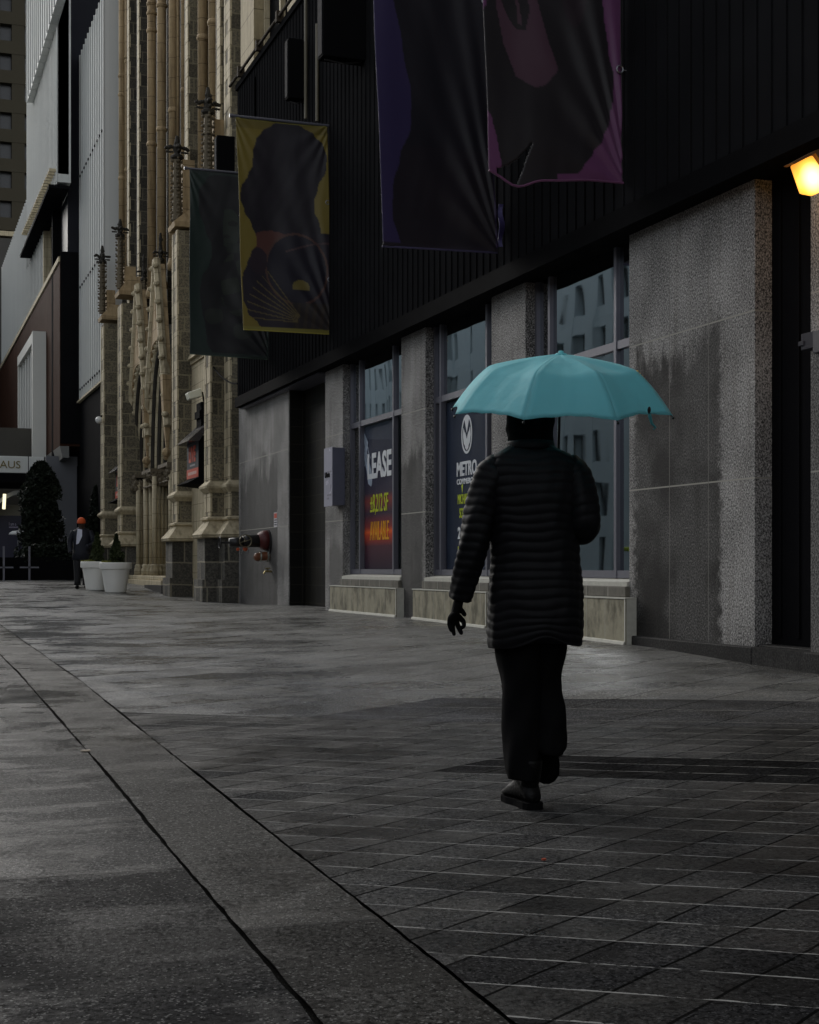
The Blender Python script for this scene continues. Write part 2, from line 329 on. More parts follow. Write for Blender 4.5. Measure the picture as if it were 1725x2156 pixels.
def stoneband(name, col, streak=.6, bw=.42):
    m = N(name); u, z, V, k, P = m.wall(); G = m.comb(P[0], P[1], P[2])
    n = m.noise(G, 8, 6, .7); st = m.noise(m.vmul(G, (3, 3, 1.3)), 1.5, 5, .65)
    c = m.mix(n, tuple(c * .55 for c in col), tuple(c * 1.3 for c in col))
    c = m.mix(m.math('MULTIPLY', m.step(st, .42, .66), streak), c, m.mix(1.0, c, (.22, .22, .19), 'MULTIPLY'))
    f = m.math('LESS_THAN', m.math('FRACT', m.math('DIVIDE', u, bw)), .02); c = m.mix(f, c, (.36, .35, .3))
    m.set(col=c, rough=.8); m.bump(n, .3, .01); return m.m
M['sill_stone'] = stoneband('stained_sill_stone', (.36, .33, .235), .8)
M['sill_dark'] = stoneband('dark_sill_course', (.15, .14, .115), .5, .5)
M['caulk'] = plain('pale_painted_caulk', (.55, .54, .47), .7, .2, 20)

# ------------------------------------------------------------------ ground
KA = [(-8, 1.31), (2.4, 1.31), (7.5, 1.36), (12, 1.42), (19, 1.40), (60, 1.36)]     # right edge of the kerb strip
KB = [(-8, .90), (2.6, .90), (4, .91), (6, .94), (8.5, .97), (13, 1.01), (19, 1.0), (60, .98)]    # its left edge
def strip(name, mat, f0, f1, n, dz, s0=-8, s1=200, wave=0):
    b = MB(); ss = []; s = s0
    while s < s1:
        ss.append(s); s += (.07 if wave else .25) if s < 9 else .25 if s < 20 else (.8 if s < 60 else 8)
    ss.append(s1); rnd = random.Random(len(name))
    for s in ss:
        j0 = wave * (.6 * rnd.uniform(-1, 1) + .7 * math.sin(s * 2.1)); j1 = wave * (.6 * rnd.uniform(-1, 1) + .7 * math.sin(s * 1.7 + 1))
        a, c = f0(s) + j0, f1(s) + j1
        for i in range(n + 1):
            p = a + (c - a) * i / n; b.v.append((p, s, gz(s, p) + dz))
    for i in range(len(ss) - 1):
        for j in range(n):
            k = i * (n + 1) + j; b.f.append((k, k + 1, k + n + 2, k + n + 1))
    return tag(b.build(name, mat), kind='structure')
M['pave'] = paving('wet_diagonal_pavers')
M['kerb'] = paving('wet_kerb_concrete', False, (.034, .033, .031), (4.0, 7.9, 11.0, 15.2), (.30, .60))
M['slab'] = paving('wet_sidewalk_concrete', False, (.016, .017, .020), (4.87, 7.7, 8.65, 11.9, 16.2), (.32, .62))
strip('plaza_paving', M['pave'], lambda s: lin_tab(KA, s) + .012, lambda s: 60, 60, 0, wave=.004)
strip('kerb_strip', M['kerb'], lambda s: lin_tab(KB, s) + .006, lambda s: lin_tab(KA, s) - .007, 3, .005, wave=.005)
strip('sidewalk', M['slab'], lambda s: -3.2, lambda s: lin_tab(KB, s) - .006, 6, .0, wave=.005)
strip('roadway', plain('wet_asphalt', (.05, .05, .052), .42, .3, 30, bump=.4), lambda s: -60, lambda s: -3.2, 8, -.14)
gb = MB(); gb.v = [(-600, -400, -.45), (600, -400, -.45), (600, 900, -.45), (-600, 900, -.45)]; gb.f = [(0, 1, 2, 3)]
tag(gb.build('ground', plain('dark_subsoil', (.02, .019, .017), .9)), kind='structure')
jb = MB()                                         # grit that fills the two long joints
for tab in (KA, KB):
    pts = []; s = -6
    while s < 58:
        pts.append(s); s += .3
    rs = []
    for s in pts:
        p = lin_tab(tab, s); z = gz(s, p) - .022
        rs.append([(p - .03, s, z), (p + .03, s, z), (p + .03, s, z - .02), (p - .03, s, z - .02)])
    jb.rings(rs)
tag(jb.build('joint_grit', plain('black_joint_grit', (.007, .007, .0065), .95, .4, 60, spec=.03, bump=.6)), kind='structure')

# ------------------------------------------------------------------ lettering
def text_mesh(body, w_, h_, bold=.0, ex=.004):
    cu = bpy.data.curves.new('t', 'FONT'); cu.body = body; cu.extrude = .01; cu.offset = bold; cu.resolution_u = 3
    o = bpy.data.objects.new('t', cu); C.objects.link(o)
    dg = bpy.context.evaluated_depsgraph_get(); dg.update()
    me = bpy.data.meshes.new_from_object(o.evaluated_get(dg)); bpy.data.objects.remove(o)
    xs = [v.co.x for v in me.vertices]; ys = [v.co.y for v in me.vertices]
    x0, x1, y0, y1 = min(xs), max(xs), min(ys), max(ys)
    for v in me.vertices:
        v.co = Vector(((v.co.x - x0) / (x1 - x0) * w_, (v.co.y - y0) / (y1 - y0) * h_, v.co.z / .01 * ex))
    return me
def wall_text(name, body, s_left, z0, w_, h_, p, mat, parent, bold=0):
    me = text_mesh(body, w_, h_, bold)
    me.transform(Matrix(((0, 0, -1, p), (-1, 0, 0, s_left), (0, 1, 0, z0), (0, 0, 0, 1)))); me.materials.append(mat)
    o = bpy.data.objects.new(name, me); C.objects.link(o); o.parent = parent; return o
def side_text(name, body, x_left, z0, w_, h_, y, mat, parent, bold=0):
    me = text_mesh(body, w_, h_, bold)
    me.transform(Matrix(((1, 0, 0, x_left), (0, 0, -1, y), (0, 1, 0, z0), (0, 0, 0, 1)))); me.materials.append(mat)
    o = bpy.data.objects.new(name, me); C.objects.link(o); o.parent = parent; return o
# ------------------------------------------------------------------ storefront building
D = 7.0
sf = empty('storefront_building', (D, 20, 0), 'black ribbed commercial building with speckled granite piers and tall shop windows', 'building')
def part(b, name, mat, par=sf, **k):
    o = b.build(name, mat, par, **k); o.matrix_parent_inverse = Matrix.Translation(-Vector(par.location)) if par.type == 'EMPTY' and par.rotation_euler.z == 0 else par.matrix_basis.inverted(); return o
ZJ1, ZJ2, ZC = 1.766, 3.21, 4.43
xs = dict(p0=(503, 608), p1=(685, 722), p2=(845, 896), p3=(1035, 1106.5), p4=(1325, 1590), p5=(1707, None))
S = {k: (sp(a, D), sp(b, D) if b else 4.6) for k, (a, b) in xs.items()}       # (far, near)
ZU = 4.75
stains = {'p0': [(S['p0'][0] - 3.35, S['p0'][0] - .15, 2.95, 1.5, .75)], 'p1': [(S['p1'][1] - .1, S['p1'][0] - .25, 1.45, .6, .55)],
          'p2': [(S['p2'][1] + .1, S['p2'][0] + .1, 2.7, .8, .85)], 'p3': [(S['p3'][1] - .1, S['p3'][0] + .1, 2.3, .9, .6)],
          'p4': [(S['p4'][1] + .55, S['p4'][0] - .12, 3.12, 1.5, 1.0)], 'p5': [(S['p5'][1], S['p5'][0] + .1, 2.9, .8, .6)]}
JV = {'p4': [sp(1410, D), sp(1492, D)], 'p0': []}
for k, (s1, s0) in S.items():
    b = MB()
    b.box(D, D + .32, s0, s1, -.5, ZU)
    part(b, 'pier', granite('speckled_granite_' + k, .05, .46, (ZJ1, ZJ2), JV.get(k, []), stains[k]), bevel=.006)
    zt = {'p4': .31, 'p5': .31, 'p0': .22, 'p1': .2, 'p2': .2, 'p3': .2}[k]
    b = MB(); b.box(D - .055, D + .3, s0 - .03, s1 + .02, -.5, zt); part(b, 'plinth', M['plinth'], bevel=.012)
b = MB(); b.box(D - .01, D + .3, -20, 4.6, -.5, ZU); part(b, 'pier', granite('speckled_granite_rear', .03, .28, (ZJ1, ZJ2), [3.2, 1.8, .4, -1], [(-3, 3, 2.9, 1, .7)]))
# far recessed doorway, tiled black, and the near one
M['tile'] = None
tm = N('black_recess_tile'); u_, z_, V_, k_, P_ = tm.wall()
br = tm.n('ShaderNodeTexBrick', offset=0); tm.put(br.inputs['Vector'], V_); tm.put(br.inputs['Scale'], 1.0); tm.put(br.inputs['Brick Width'], .33); tm.put(br.inputs['Row Height'], .33); tm.put(br.inputs['Mortar Size'], .008)
tm.put(br.inputs['Color1'], (.010, .010, .009)); tm.put(br.inputs['Color2'], (.014, .013, .010)); tm.put(br.inputs['Mortar'], (.03, .028, .022)); M['tile'] = tm.set(col=br.outputs['Color'], rough=.6, spec=.08)
b = MB(); b.box(D + .30, D + .33, S['p1'][0], S['p0'][1], -.5, ZU); b.box(D + .02, D + .3, S['p0'][1] - .02, S['p0'][1] - .001, -.4, ZU); part(b, 'recess_tiling', M['tile'])
b = MB(); b.box(D + .17, D + .22, S['p5'][0], S['p4'][1], .33, ZU)
for q in range(3):
    y = S['p5'][0] + (S['p4'][1] - S['p5'][0]) * (q + .5) / 3
    b.box(D + .155, D + .17, y - .02, y + .02, .4, 4.3)
part(b, 'metal_door', M['void'])
b = MB(); b.box(D + .06, D + .17, S['p5'][0], S['p4'][1], -.3, .28); b.box(D + .02, D + .17, S['p5'][0], S['p4'][1], .28, .33); part(b, 'door_step', M['plinth'], bevel=.01)
b = MB(); b.box(D - .05, D + .06, S['p5'][0], S['p4'][1], -.5, .31); part(b, 'plinth', M['plinth'])
# windows
WG = D + .17
wins = [dict(s1=S['p1'][1], s0=S['p2'][0], mull=(763, 834)), dict(s1=S['p2'][1], s0=S['p3'][0], mull=(934, None)), dict(s1=S['p3'][1], s0=S['p4'][0], mull=(1164, 1304))]
for i, wd in enumerate(wins):
    s0, s1 = wd['s0'], wd['s1']; sa = sp(wd['mull'][0], WG); sb = sp(wd['mull'][1], WG) if wd['mull'][1] else sa - 1.66 * 1.0
    wd['sa'], wd['sb'] = sa, sb
    fr = MB(); t = .03; zb, ztr, zt = .88, 3.27, 4.55
    for y in (s0 + t, sb, sa, s1 - t): fr.box(WG - .05, WG + .03, y - t, y + t, zb, zt)
    f = part(fr, 'window', M['alu'], bevel=.004)
    h = MB(); e = .003; edges = [s0 + 2 * t, sb - t, sb + t, sa - t, sa + t, s1 - 2 * t]
    for a, c in zip(edges[::2], edges[1::2]):
        pass
    for (za, zb2) in ((zb, zb + .08), (ztr, ztr + .085), (zt - .08, zt)):
        h = MB(); h.box(WG - .042, WG + .025, s0 + t, s1 - t, za, zb2); h.build('rail', M['alu'], f)
    for n_, (za, zb2) in (('pane', (zb + .08, ztr)), ('pane', (ztr + .085, zt - .08))):
        gl = MB()
        for a, c in zip(edges[::2], edges[1::2]): gl.box(WG - .004, WG + .004, a - e, c + e, za - e, zb2 + e)
        gl.build(n_, (M['glass'] if i == 2 else M['glass_clear']) if za < 1 else M['glass'], f)
    sd = MB(); sd.hexa([(D - .02, s0 + .01, .80), (WG + .0, s0 + .01, .80), (D - .02, s1 - .01, .80), (WG, s1 - .01, .80), (D - .02, s0 + .01, .845), (WG, s0 + .01, .879), (D - .02, s1 - .01, .845), (WG, s1 - .01, .879)])
    sd.build('sill', M['caulk'], f)
    b1 = MB(); e0, e1 = (.0, .0); b1.box(D - .055, D + .2, s0 - .02, s1 + .0, .69, .80); part(b1, 'upper_sill_course', M['sill_dark'], bevel=.01)
    lo0 = sp(1340, D) if i == 2 else s0 - .12; lo1 = s1 + .35 if i == 0 else s1 + .2
    b2 = MB(); b2.box(D - .12, D + .1, lo0, lo1, -.5, .675); part(b2, 'lower_sill_block', M['sill_stone'], bevel=.015)
    b3 = MB(); b3.box(D - .128, D + .0, lo0 - .008, lo1 + .008, .675, .69)
    b3.box(D - .124, D - .1205, lo0 + .0, lo0 + .022, -.3, .674); b3.box(D - .11, D + .0, lo0 - .006, lo0 - .001, -.3, .674)
    nn = 12
    for q in range(nn):
        a = lo0 + (lo1 - lo0) * q / nn; c = lo0 + (lo1 - lo0) * (q + 1) / nn; zg = gz(a, D); zh = gz(c, D)
        b3.hexa([(D - .15, a, zg - .02), (D - .12, a, zg - .02), (D - .15, c, zh - .02), (D - .12, c, zh - .02), (D - .14, a, zg + .025), (D - .121, a, zg + .03), (D - .14, c, zh + .02), (D - .121, c, zh + .032)])
    part(b3, 'sealant_edge', M['caulk'])
# shop interior: a room with a back wall, shelves seen dimly
b = MB(); b.box(D + 2.6, D + 2.7, S['p5'][0], 30.8, -.3, 5); b.box(D + .3, D + 2.6, S['p5'][0], 30.8, -.3, .05); b.box(D + .3, D + 2.6, S['p5'][0], 30.8, 4.6, 4.7)
part(b, 'interior', M['void'])
b = MB(); sa, sb = wins[2]['sa'], wins[2]['sb']
b.box(WG + .5, WG + .52, sb - .3, sa + .4, .9, 3.2); part(b, 'teal_reflection_panel', plain('teal_reflection_tint', (.035, .05, .058), .5, .35, 1.4))  # panel added behind the glass, its teal standing for a reflection
# cladding with standing ribs
PC = D - .17
b = MB(); b.box(PC, PC + .5, -22, sp(500, PC), ZC, 11.15)
y = -21.9; k = 0
while y < sp(500, PC) - .05:
    b.box(PC - .016, PC + .002, y - .006, y + .012, ZC + .14, 11.0); y += .215; k += 1
b.box(PC - .045, PC - .0, -22, sp(500, PC), 11.0, 11.12)
part(b, 'ribbed_cladding', M['ribs'])
b = MB(); b.box(PC - .05, PC + .35, -22, sp(499.5, PC), ZC - .09, ZC + .12); b.box(PC - .058, PC - .05, -22, sp(499.5, PC), ZC - .095, ZC - .075)
part(b, 'cladding_bottom_trim', M['black'])
b = MB(); b.box(PC + .05, PC + .6, sp(685, D), sp(500, PC), ZC - .12, ZC - .095); part(b, 'flashing', M['alu'])
# upper storeys of tan stone behind the parapet of the cladding
b = MB(); PU = 6.95
b.box(PU + .35, PU + .9, -22, 30.5, 11.0, 26)
for q in range(13):
    y = 30.4 - q * 3.9
    b.box(PU, PU + .35, y - 1.2, y, 11.1, 26)
for z in (14.6, 18.2, 21.8): b.box(PU + .01, PU + .36, -22, 30.3, z, z + .9)
part(b, 'upper_wall', dressed('ochre_upper_facade', (.40, .33, .20), .62))
b = MB()
for q in range(13):
    y = 30.4 - q * 3.9 - 1.25
    for z in (11.2, 15.5, 19.1):
        b.box(PU + .2, PU + .3, y - 2.6, y, z, z + .1); b.box(PU + .2, PU + .3, y - 1.36, y - 1.26, z, z + 3)
        b.box(PU + .2, PU + .3, y - .1, y, z, z + 3.1)
part(b, 'upper_window_frames', M['pale'])
b = MB(); b.box(PU + .31, PU + .34, -22, 30.2, 11.2, 25); part(b, 'upper_window_glass', M['black'])
b = MB()                                             # conduit and brackets along the top of the cladding
b.tube([(PC - .09, 30.5, 11.2), (PC - .09, 20, 11.2), (PC - .09, 8, 11.2)], .03)
for q in range(9): b.box(PC - .14, PC, 29.5 - q * 1.6, 29.6 - q * 1.6, 11.1, 11.3)
part(b, 'parapet_rail', plain('dull_brown_rail', (.05, .04, .03), .8, spec=.05))

# ------------------------------------------------------------------ posters in the windows
def grad_poster():
    m = N('lease_poster_print'); u, z, V, k, P = m.wall()
    c = m.ramp(m.math('DIVIDE', m.math('SUBTRACT', z, .95), 2.35), [(0, (.03, .02, .035)), (.16, (.09, .035, .05)), (.235, (.55, .07, .03)), (.255, (.85, .15, .04)), (.29, (.28, .05, .05)), (.38, (.06, .045, .07)), (.47, (.26, .06, .05)), (.52, (.06, .05, .075)), (.7, (.028, .032, .06)), (1, (.022, .03, .055))])
    m.set(col=c, rough=.6, spec=.06); return m.m
w0, w1, w2 = wins
PP = WG + .03
lp = empty('lease_poster', (PP, w0['sb'], .95), 'dark blue window poster with LEASE, 8,212 SF AVAILABLE over a sunset glow', 'poster')
def P_(b, name, mat, par): return part(b, name, mat, par)
b = MB(); b.box(PP, PP + .006, w0['sb'] + .03, w0['sa'] - .03, .965, 3.25); P_(b, 'poster_sheet', grad_poster(), lp)
def wt(name, body, xl, xr, yt, yb, par, mat, bold=.02, p=PP - .004):
    s_l, s_r = sp(xl, p), sp(xr, p); zm = (zp(xl, yb, p) + zp(xl, yb, p)) / 2
    o = wall_text(name, body, s_l, zp((xl + xr) / 2, yb, p), s_l - s_r, zp((xl + xr) / 2, yt, p) - zp((xl + xr) / 2, yb, p), p, mat, par, bold)
    o.matrix_parent_inverse = Matrix.Translation(-Vector(par.location)); return o
wt('lettering', 'LEASE', 774.5, 824.5, 950, 1006, lp, M['white_text'], .03)
M['lime_orange'] = N('lime_to_orange_lettering')
mm = M['lime_orange']; u, z, V, k, P = mm.wall(); M['lime_orange'] = mm.set(col=mm.ramp(z, [(0, (.9, .25, .03)), (1, (.9, .3, .04))]), rough=.5)
wt('lettering', '±8,212 SF', 780, 817.5, 1039, 1083, lp, M['lime_text'], .0)
wt('lettering', 'AVAILABLE', 779.5, 819, 1097, 1137, lp, plain('amber_lettering', (.85, .42, .04), .5, .03, spec=.06), .0)
# pale sketched figure at the top left of the poster
b = MB(); rnd = random.Random(3)
fig = [(766, 912), (772, 935), (770, 965), (776, 985), (780, 1010), (783, 1022)]
b.tube([(PP - .006, sp(x, PP), zp(x, y, PP)) for x, y in fig], [.03, .09, .06, .10, .12, .03], 8)
for q in range(9):
    x, y = rnd.uniform(764, 775), rnd.uniform(915, 960)
    b.tube([(PP - .008, sp(x, PP), zp(x, y, PP)), (PP - .008, sp(x + 3, PP), zp(x + 3, y + 14, PP)), (PP - .008, sp(x + rnd.uniform(2, 10), PP), zp(x, y + 30, PP))], .008, 5)
for v in range(len(b.v)):
    b.v[v] = (PP - .003 - .002 * ((b.v[v][0] - PP) > -.006), b.v[v][1], b.v[v][2])
P_(b, 'pale_figure_print', plain('pale_blue_print', (.38, .45, .55), .5, .5, 9), lp)

bp_ = empty('brokerage_poster', (PP, w1['sb'], .95), 'navy window poster reading METRO COMMERCIAL under an oval M emblem', 'poster')
b = MB(); b.box(PP, PP + .006, w1['sb'] + .03, w1['sa'] - .03, .965, 3.25); P_(b, 'poster_sheet', M['navy'], bp_)
wt('lettering', 'METRO', 962.5, 1004.5, 970, 1001, bp_, M['white_text'], .025)
wt('lettering', 'COMMERCIAL', 962.5, 1006, 1006, 1018, bp_, M['white_text'], .02)
wt('lettering', 'MICHAEL GOR', 964.5, 1003, 1039, 1060, bp_, M['lime_text'], .0)
wt('lettering', 'SCOTT B', 968, 991, 1069, 1090, bp_, M['lime_text'], .0)
wt('lettering', '215.9', 964.5, 989, 1109, 1135, bp_, M['white_text'], .03)
wt('lettering', 'Met', 965, 976, 1150, 1164, bp_, M['lime_text'], .0)
# the oval emblem: ring and a narrow M cut from flat pieces
def quadline(b, pts, w_, p, th=.004):
    for (a, c) in zip(pts, pts[1:]):
        dx = Vector((0, c[0] - a[0], c[1] - a[1])); nrm = Vector((0, -dx.z, dx.y)).normalized() * w_ / 2
        A, Bv = Vector((p, *a)), Vector((p, *c)); o = Vector((th, 0, 0))
        b.hexa([A - nrm, A - nrm + o, A + nrm, A + nrm + o, Bv - nrm, Bv - nrm + o, Bv + nrm, Bv + nrm + o])
ec = sp(983.5, PP); zc = (zp(983.5, 873, PP) + zp(983.5, 955, PP)) / 2; eh = (zp(983.5, 873, PP) - zp(983.5, 955, PP)) / 2; ew = (sp(972, PP) - sp(995, PP)) / 2 * .98
b = MB(); n = 48
def er(k, sc_, x): return [(x, ec - ew * sc_ * math.cos(2 * math.pi * i / n), zc + eh * (1 - (1 - sc_) * ew / eh) * math.sin(2 * math.pi * i / n)) for i in range(n)]
b.rings([er(0, 1, PP - .001), er(0, 1, PP - .005), er(0, .84, PP - .005), er(0, .84, PP - .001)], closed=True)
def fpoly(b, pts, p=PP - .004):                       # pts in emblem units
    b.rings([[(p, ec - u * ew, zc + v * eh) for u, v in pts], [(p + .003, ec - u * ew, zc + v * eh) for u, v in pts]])
fpoly(b, [(-.42, .78), (-.3, .86), (0, .9), (.3, .86), (.42, .78), (0, .08)])
fpoly(b, [(-.62, .35), (-.28, .0), (-.28, -.62), (-.55, -.45), (-.72, -.05)][::-1]); fpoly(b, [(.62, .35), (.28, .0), (.28, -.62), (.55, -.45), (.72, -.05)])
fpoly(b, [(-.3, .12), (0, -.28), (.3, .12), (.32, -.68), (0, -.84), (-.32, -.68)])
P_(b, 'oval_emblem', M['white_text'], bp_)
fpoly_b = MB(); fpoly(fpoly_b, [(-.98, -2.62), (-.72, -2.5), (-.84, -3.0)]); P_(fpoly_b, 'lime_mark', M['lime_text'], bp_)
# bright leaflets behind the narrow right light of the first window
for (y0, y1) in ((1009, 1016), (1036, 1080), (1108, 1120), (1124, 1136), (1140, 1160)):
    b = MB(); p = PP; a = w0['s0'] + .09; b.box(p, p + .004, a, a + .17, zp(842, y1, p), zp(842, y0, p))
    tag(b.build('paper_notice', plain('white_paper_%d' % y0, (.55, .6, .66), .6, .12)), 'white paper notice beside the granite pier', 'notice', 'white paper notices in the narrow window light')
nots = [o for o in bpy.data.objects if o.name.startswith('paper_notice')]
for o, t_ in zip(nots, ('topmost of the column', 'tall second sheet from the top', 'small third sheet of the column', 'fourth sheet of the column', 'bottom sheet of the column')):
    o['label'] = 'white paper notice beside the LEASE poster, ' + t_

# ------------------------------------------------------------------ opposite side of the street (seen as reflections), and added sky blockers
on = MB(); on.box(-30, -14, -60, 30, -1, 9)  # unseen block added to cut sky light on the near ground
for q in range(16): on.box(-14, -13.7, -58 + q * 5.5, -56 + q * 5.5, -1, 9)
tag(on.build('near_sky_blocker', plain('dark_blocker_surface', (.05, .042, .036), .85, .3, .6)), 'dark block added unseen across the street to keep sky light off the near ground', 'building')
bk = MB(); bk.box(-12, 14, -66, -54, -1, 14)  # second added block, unseen behind the camera, also dims the foreground
tag(bk.build('rear_sky_blocker', plain('grey_rear_blocker', (.07, .07, .068), .85, .3, .6)), 'grey block added unseen behind the camera to dim the near ground', 'building')
op = empty('opposite_building', (-15, 70, 0), 'white many-windowed building mirrored in the shop windows', 'building')
b = MB(); b.box(-16.5, -15.4, 36, 150, -1, 20); part(b, 'window_glass', M['black'], op)
b = MB()
for q in range(46): b.box(-15.4, -15, 36 + q * 2.5, 37.5 + q * 2.5, -1, 20)
for q in range(8): b.box(-15.38, -15.05, 36, 150, 2.4 + q * 2.3, 3.3 + q * 2.3)
part(b, 'wall', plain('pale_rendered_wall', (.50, .62, .66), .7, .1, 1), op)

# ------------------------------------------------------------------ the church
ch = empty('stone_church', (D, 40, 0), 'grey and tan gothic church front with buttresses, pinnacles and arched portal', 'church')
def cp(b, name, mat, par=ch, **k): return part(b, name, mat, par, **k)
b = MB(); b.box(7.75, 9, 30.9, 50.5, -.3, 24); b.box(7.3, 9, 45.8, 50.5, -.3, 9.0); b.box(7.3, 9, 36.0, 39.3, -.3, 9.0); cp(b, 'wall', M['rubble_dark'])
b = MB(); b.box(7.0, 7.8, 32.0, 36.1, -.3, 8.3); cp(b, 'pale_bay_wall', M['pale'])
def buttress(sn, sf_, pf, pb, ztop, plinth_top, name='buttress', strip_=.085, zslope=.55, step=None):
    """near face at s=sn, far at s=sf_, street face at pf"""
    b = MB(); b.box(pf, pb, sn, sf_, -.3, ztop)
    q = cp(b, name, M['rubble'])
    qc = MB(); qb = MB()                             # irregular pale quoins on both street corners
    z = plinth_top; i = 0; rnd = random.Random(int(sn * 10))
    while z < ztop - .1:
        h = rnd.uniform(.3, .42); wv = .10 + .05 * (i % 2); 
        qb.box(pf - .012, pf + wv * .3 - .01, sn - .012, min(sn + .20 + .16 * (i % 2), sf_ - .05), z, z + h - .012)
        qc.box(pf - .010, pf + .1, sf_ - .12 - .06 * (i % 2), sf_ + .01, z, z + h - .012); z += h; i += 1
    o = qc.build('quoins', M['pale'], q)
    o = qb.build('quoins', M['pale'], q); o.matrix_parent_inverse = q.matrix_parent_inverse.copy() if False else Matrix()
    return q
def child(b, name, mat, par, **k):
    o = b.build(name, mat, par, **k); return o
def plinth(sn, sf_, pf, pb, z1, z2, par=None):
    b = MB()
    b.box(pf - .22, pb, sn - .18, sf_ + .14, -.3, .72)
    b.box(pf - .15, pb + .001, sn - .12, sf_ + .1, .72, z1 - .28)
    cp(b, 'buttress_plinth', blockwork('plinth_masonry_%d' % int(sn), (.10, .095, .085), (.30, .27, .2), .8, .55))
    b = MB(); rs = []
    for (o, z) in ((.15, z1 - .28), (.24, z1 - .26), (.26, z1 - .2), (.14, z1 - .06), (.05, z1 + .06), (.03, z1 + .1), (.09, z1 + .13), (.09, z1 + .17), (0.02, z1 + .2)):
        rs.append([(pf - o, sn - o, z), (pb + .02, sn - o, z), (pb + .02, sf_ + o * .7, z), (pf - o, sf_ + o * .7, z)])
    b.rings(rs); cp(b, 'moulded_base', M['pale']); b = MB()
    rs = []
    for (o, z) in ((.02, z2 - .1), (.11, z2), (.12, z2 + .05), (.015, z2 + .15)):
        rs.append([(pf - o, sn - o, z), (pb + .02, sn - o, z), (pb + .02, sf_ + o * .7, z), (pf - o, sf_ + o * .7, z)])
    b.rings(rs); cp(b, 'string_moulding', M['pale'])
CRY = dict(A=(31.6, 32.24, 6.556), A2=(31.0, 31.58, 6.86), B=(36.05, 36.75, 6.645), C=(45.75, 46.5, 6.69), E=(49.8, 50.5, 6.69))
buttress(*CRY['A'], 7.75, 9.2, 1.9); plinth(*CRY['A'], 7.0, 1.90, 2.72)
buttress(*CRY['A2'], 7.5, 18, 1.9); plinth(*CRY['A2'], 7.3, 1.90, 2.72)
buttress(*CRY['B'], 7.3, 9.35, 1.9); plinth(*CRY['B'], 7.2, 1.90, 2.72)
buttress(*CRY['C'], 7.3, 9.2, 1.9); plinth(*CRY['C'], 7.3, 1.90, 2.72)
buttress(*CRY['E'], 7.3, 9.2, 1.9); plinth(*CRY['E'], 7.3, 1.90, 2.72)
def gablet(s0, s1, p0, p1, z0, z1):
    """weathered sloping cap of a buttress, rising towards the wall"""
    b = MB(); b.rings([[(p0 - .08, s0 - .08, z0 - .12), (p0 - .08, s1 + .08, z0 - .12), (p1, s1 + .08, z0 - .12), (p1, s0 - .08, z0 - .12)],
                       [(p0 - .1, s0 - .1, z0), (p0 - .1, s1 + .1, z0), (p1, s1 + .1, z0), (p1, s0 - .1, z0)],
                       [(p0 + .28, s0 + .02, z1), (p0 + .28, s1 - .02, z1), (p1, s1 - .02, z1), (p1, s0 + .02, z1)]])
    cp(b, 'buttress_cap', M['tan'])
def pinnacle(x, s, yb, yring, ycross, ytop, wpx):
    p, Z = ats(x, s); z0, zr, zc, zt = (zy(v, Z) for v in (yb, yring, ycross, ytop)); r = wpx * Z / F / 2; sc_ = Z / F
    b = MB(); rs = []; n = 9; rnd = random.Random(int(x))
    for i in range(n * 4 + 1):
        f = i / (n * 4); z = z0 + (zr - z0) * f; rr = r * (1.05 - .25 * f)
        rs.append([(p + rr * .95 * math.cos(a), s + rr * math.sin(a), z) for a in [math.pi / 8 + math.pi / 4 * q for q in range(8)]])
    b.rings(rs)
    for i in range(n):                              # crockets climbing the four edges
        z = z0 + (zr - z0) * (i + .5) / n
        for (dx, dy) in ((-1, 0), (0, -1), (1, 0), (0, 1)):
            b.ball((p + dx * r * .95, s + dy * r * .95, z + rnd.uniform(-.02, .02)), r * .42, 7, 5, (1, 1, .8)); b.ball((p + dx * r * 1.15, s + dy * r * 1.15, z + .07), r * .25, 6, 4)
    q = cp(b, 'pinnacle', M['soot'], smooth=False)
    b = MB()
    b.lathe(p, s, [(r * .8, zr - .04), (r * 1.35, zr), (r * 1.35, zr + .05), (r * .7, zr + .1), (r * .6, zc - .12), (r * .9, zc), (r * .7, zc + .1), (r * .4, zt - .3), (r * .62, zt - .17), (r * .3, zt)], 8)
    L = r * 2.15
    for (dx, dy) in ((-1, 0), (1, 0), (0, -1), (0, 1)):
        for f, rr in ((.45, .45), (.62, .5), (.8, .55), (.98, .5)):
            b.ball((p + dx * L * f, s + dy * L * f, zc + rnd.uniform(-.03, .04)), r * rr, 7, 5, (1, 1, .7)); b.ball((p + dx * L * f, s + dy * L * f, zc - .1), r * rr * .5, 6, 4)
    for q_ in range(6): b.ball((p + rnd.uniform(-r, r) * .5, s + rnd.uniform(-r, r) * .5, zt - .25 + rnd.uniform(-.1, .1)), r * .35, 6, 4)
    child(b, 'cross_finial', M['soot_shade'], q)
pinnacle(438, 31.5, 400, 238, 218, 184, 22)
pinnacle(373, 36.2, 470, 333, 312, 286, 21)
pinnacle(253, 45.9, 608, 497, 482, 461, 15)
pinnacle(215.5, 49.9, 660, 553, 540, 517, 14)
gablet(36.05, 36.75, 6.645, 7.5, zs(374, 467, 36.05), zs(374, 440, 36.05)); gablet(45.75, 46.5, 6.69, 7.5, zs(256, 612, 45.75), zs(256, 580, 45.75)); gablet(49.8, 50.5, 6.69, 7.5, zs(219, 665, 49.8), zs(219, 640, 49.8))
gablet(31.6, 32.24, 6.556, 7.5, zs(444, 400, 31.6), zs(444, 360, 31.6))
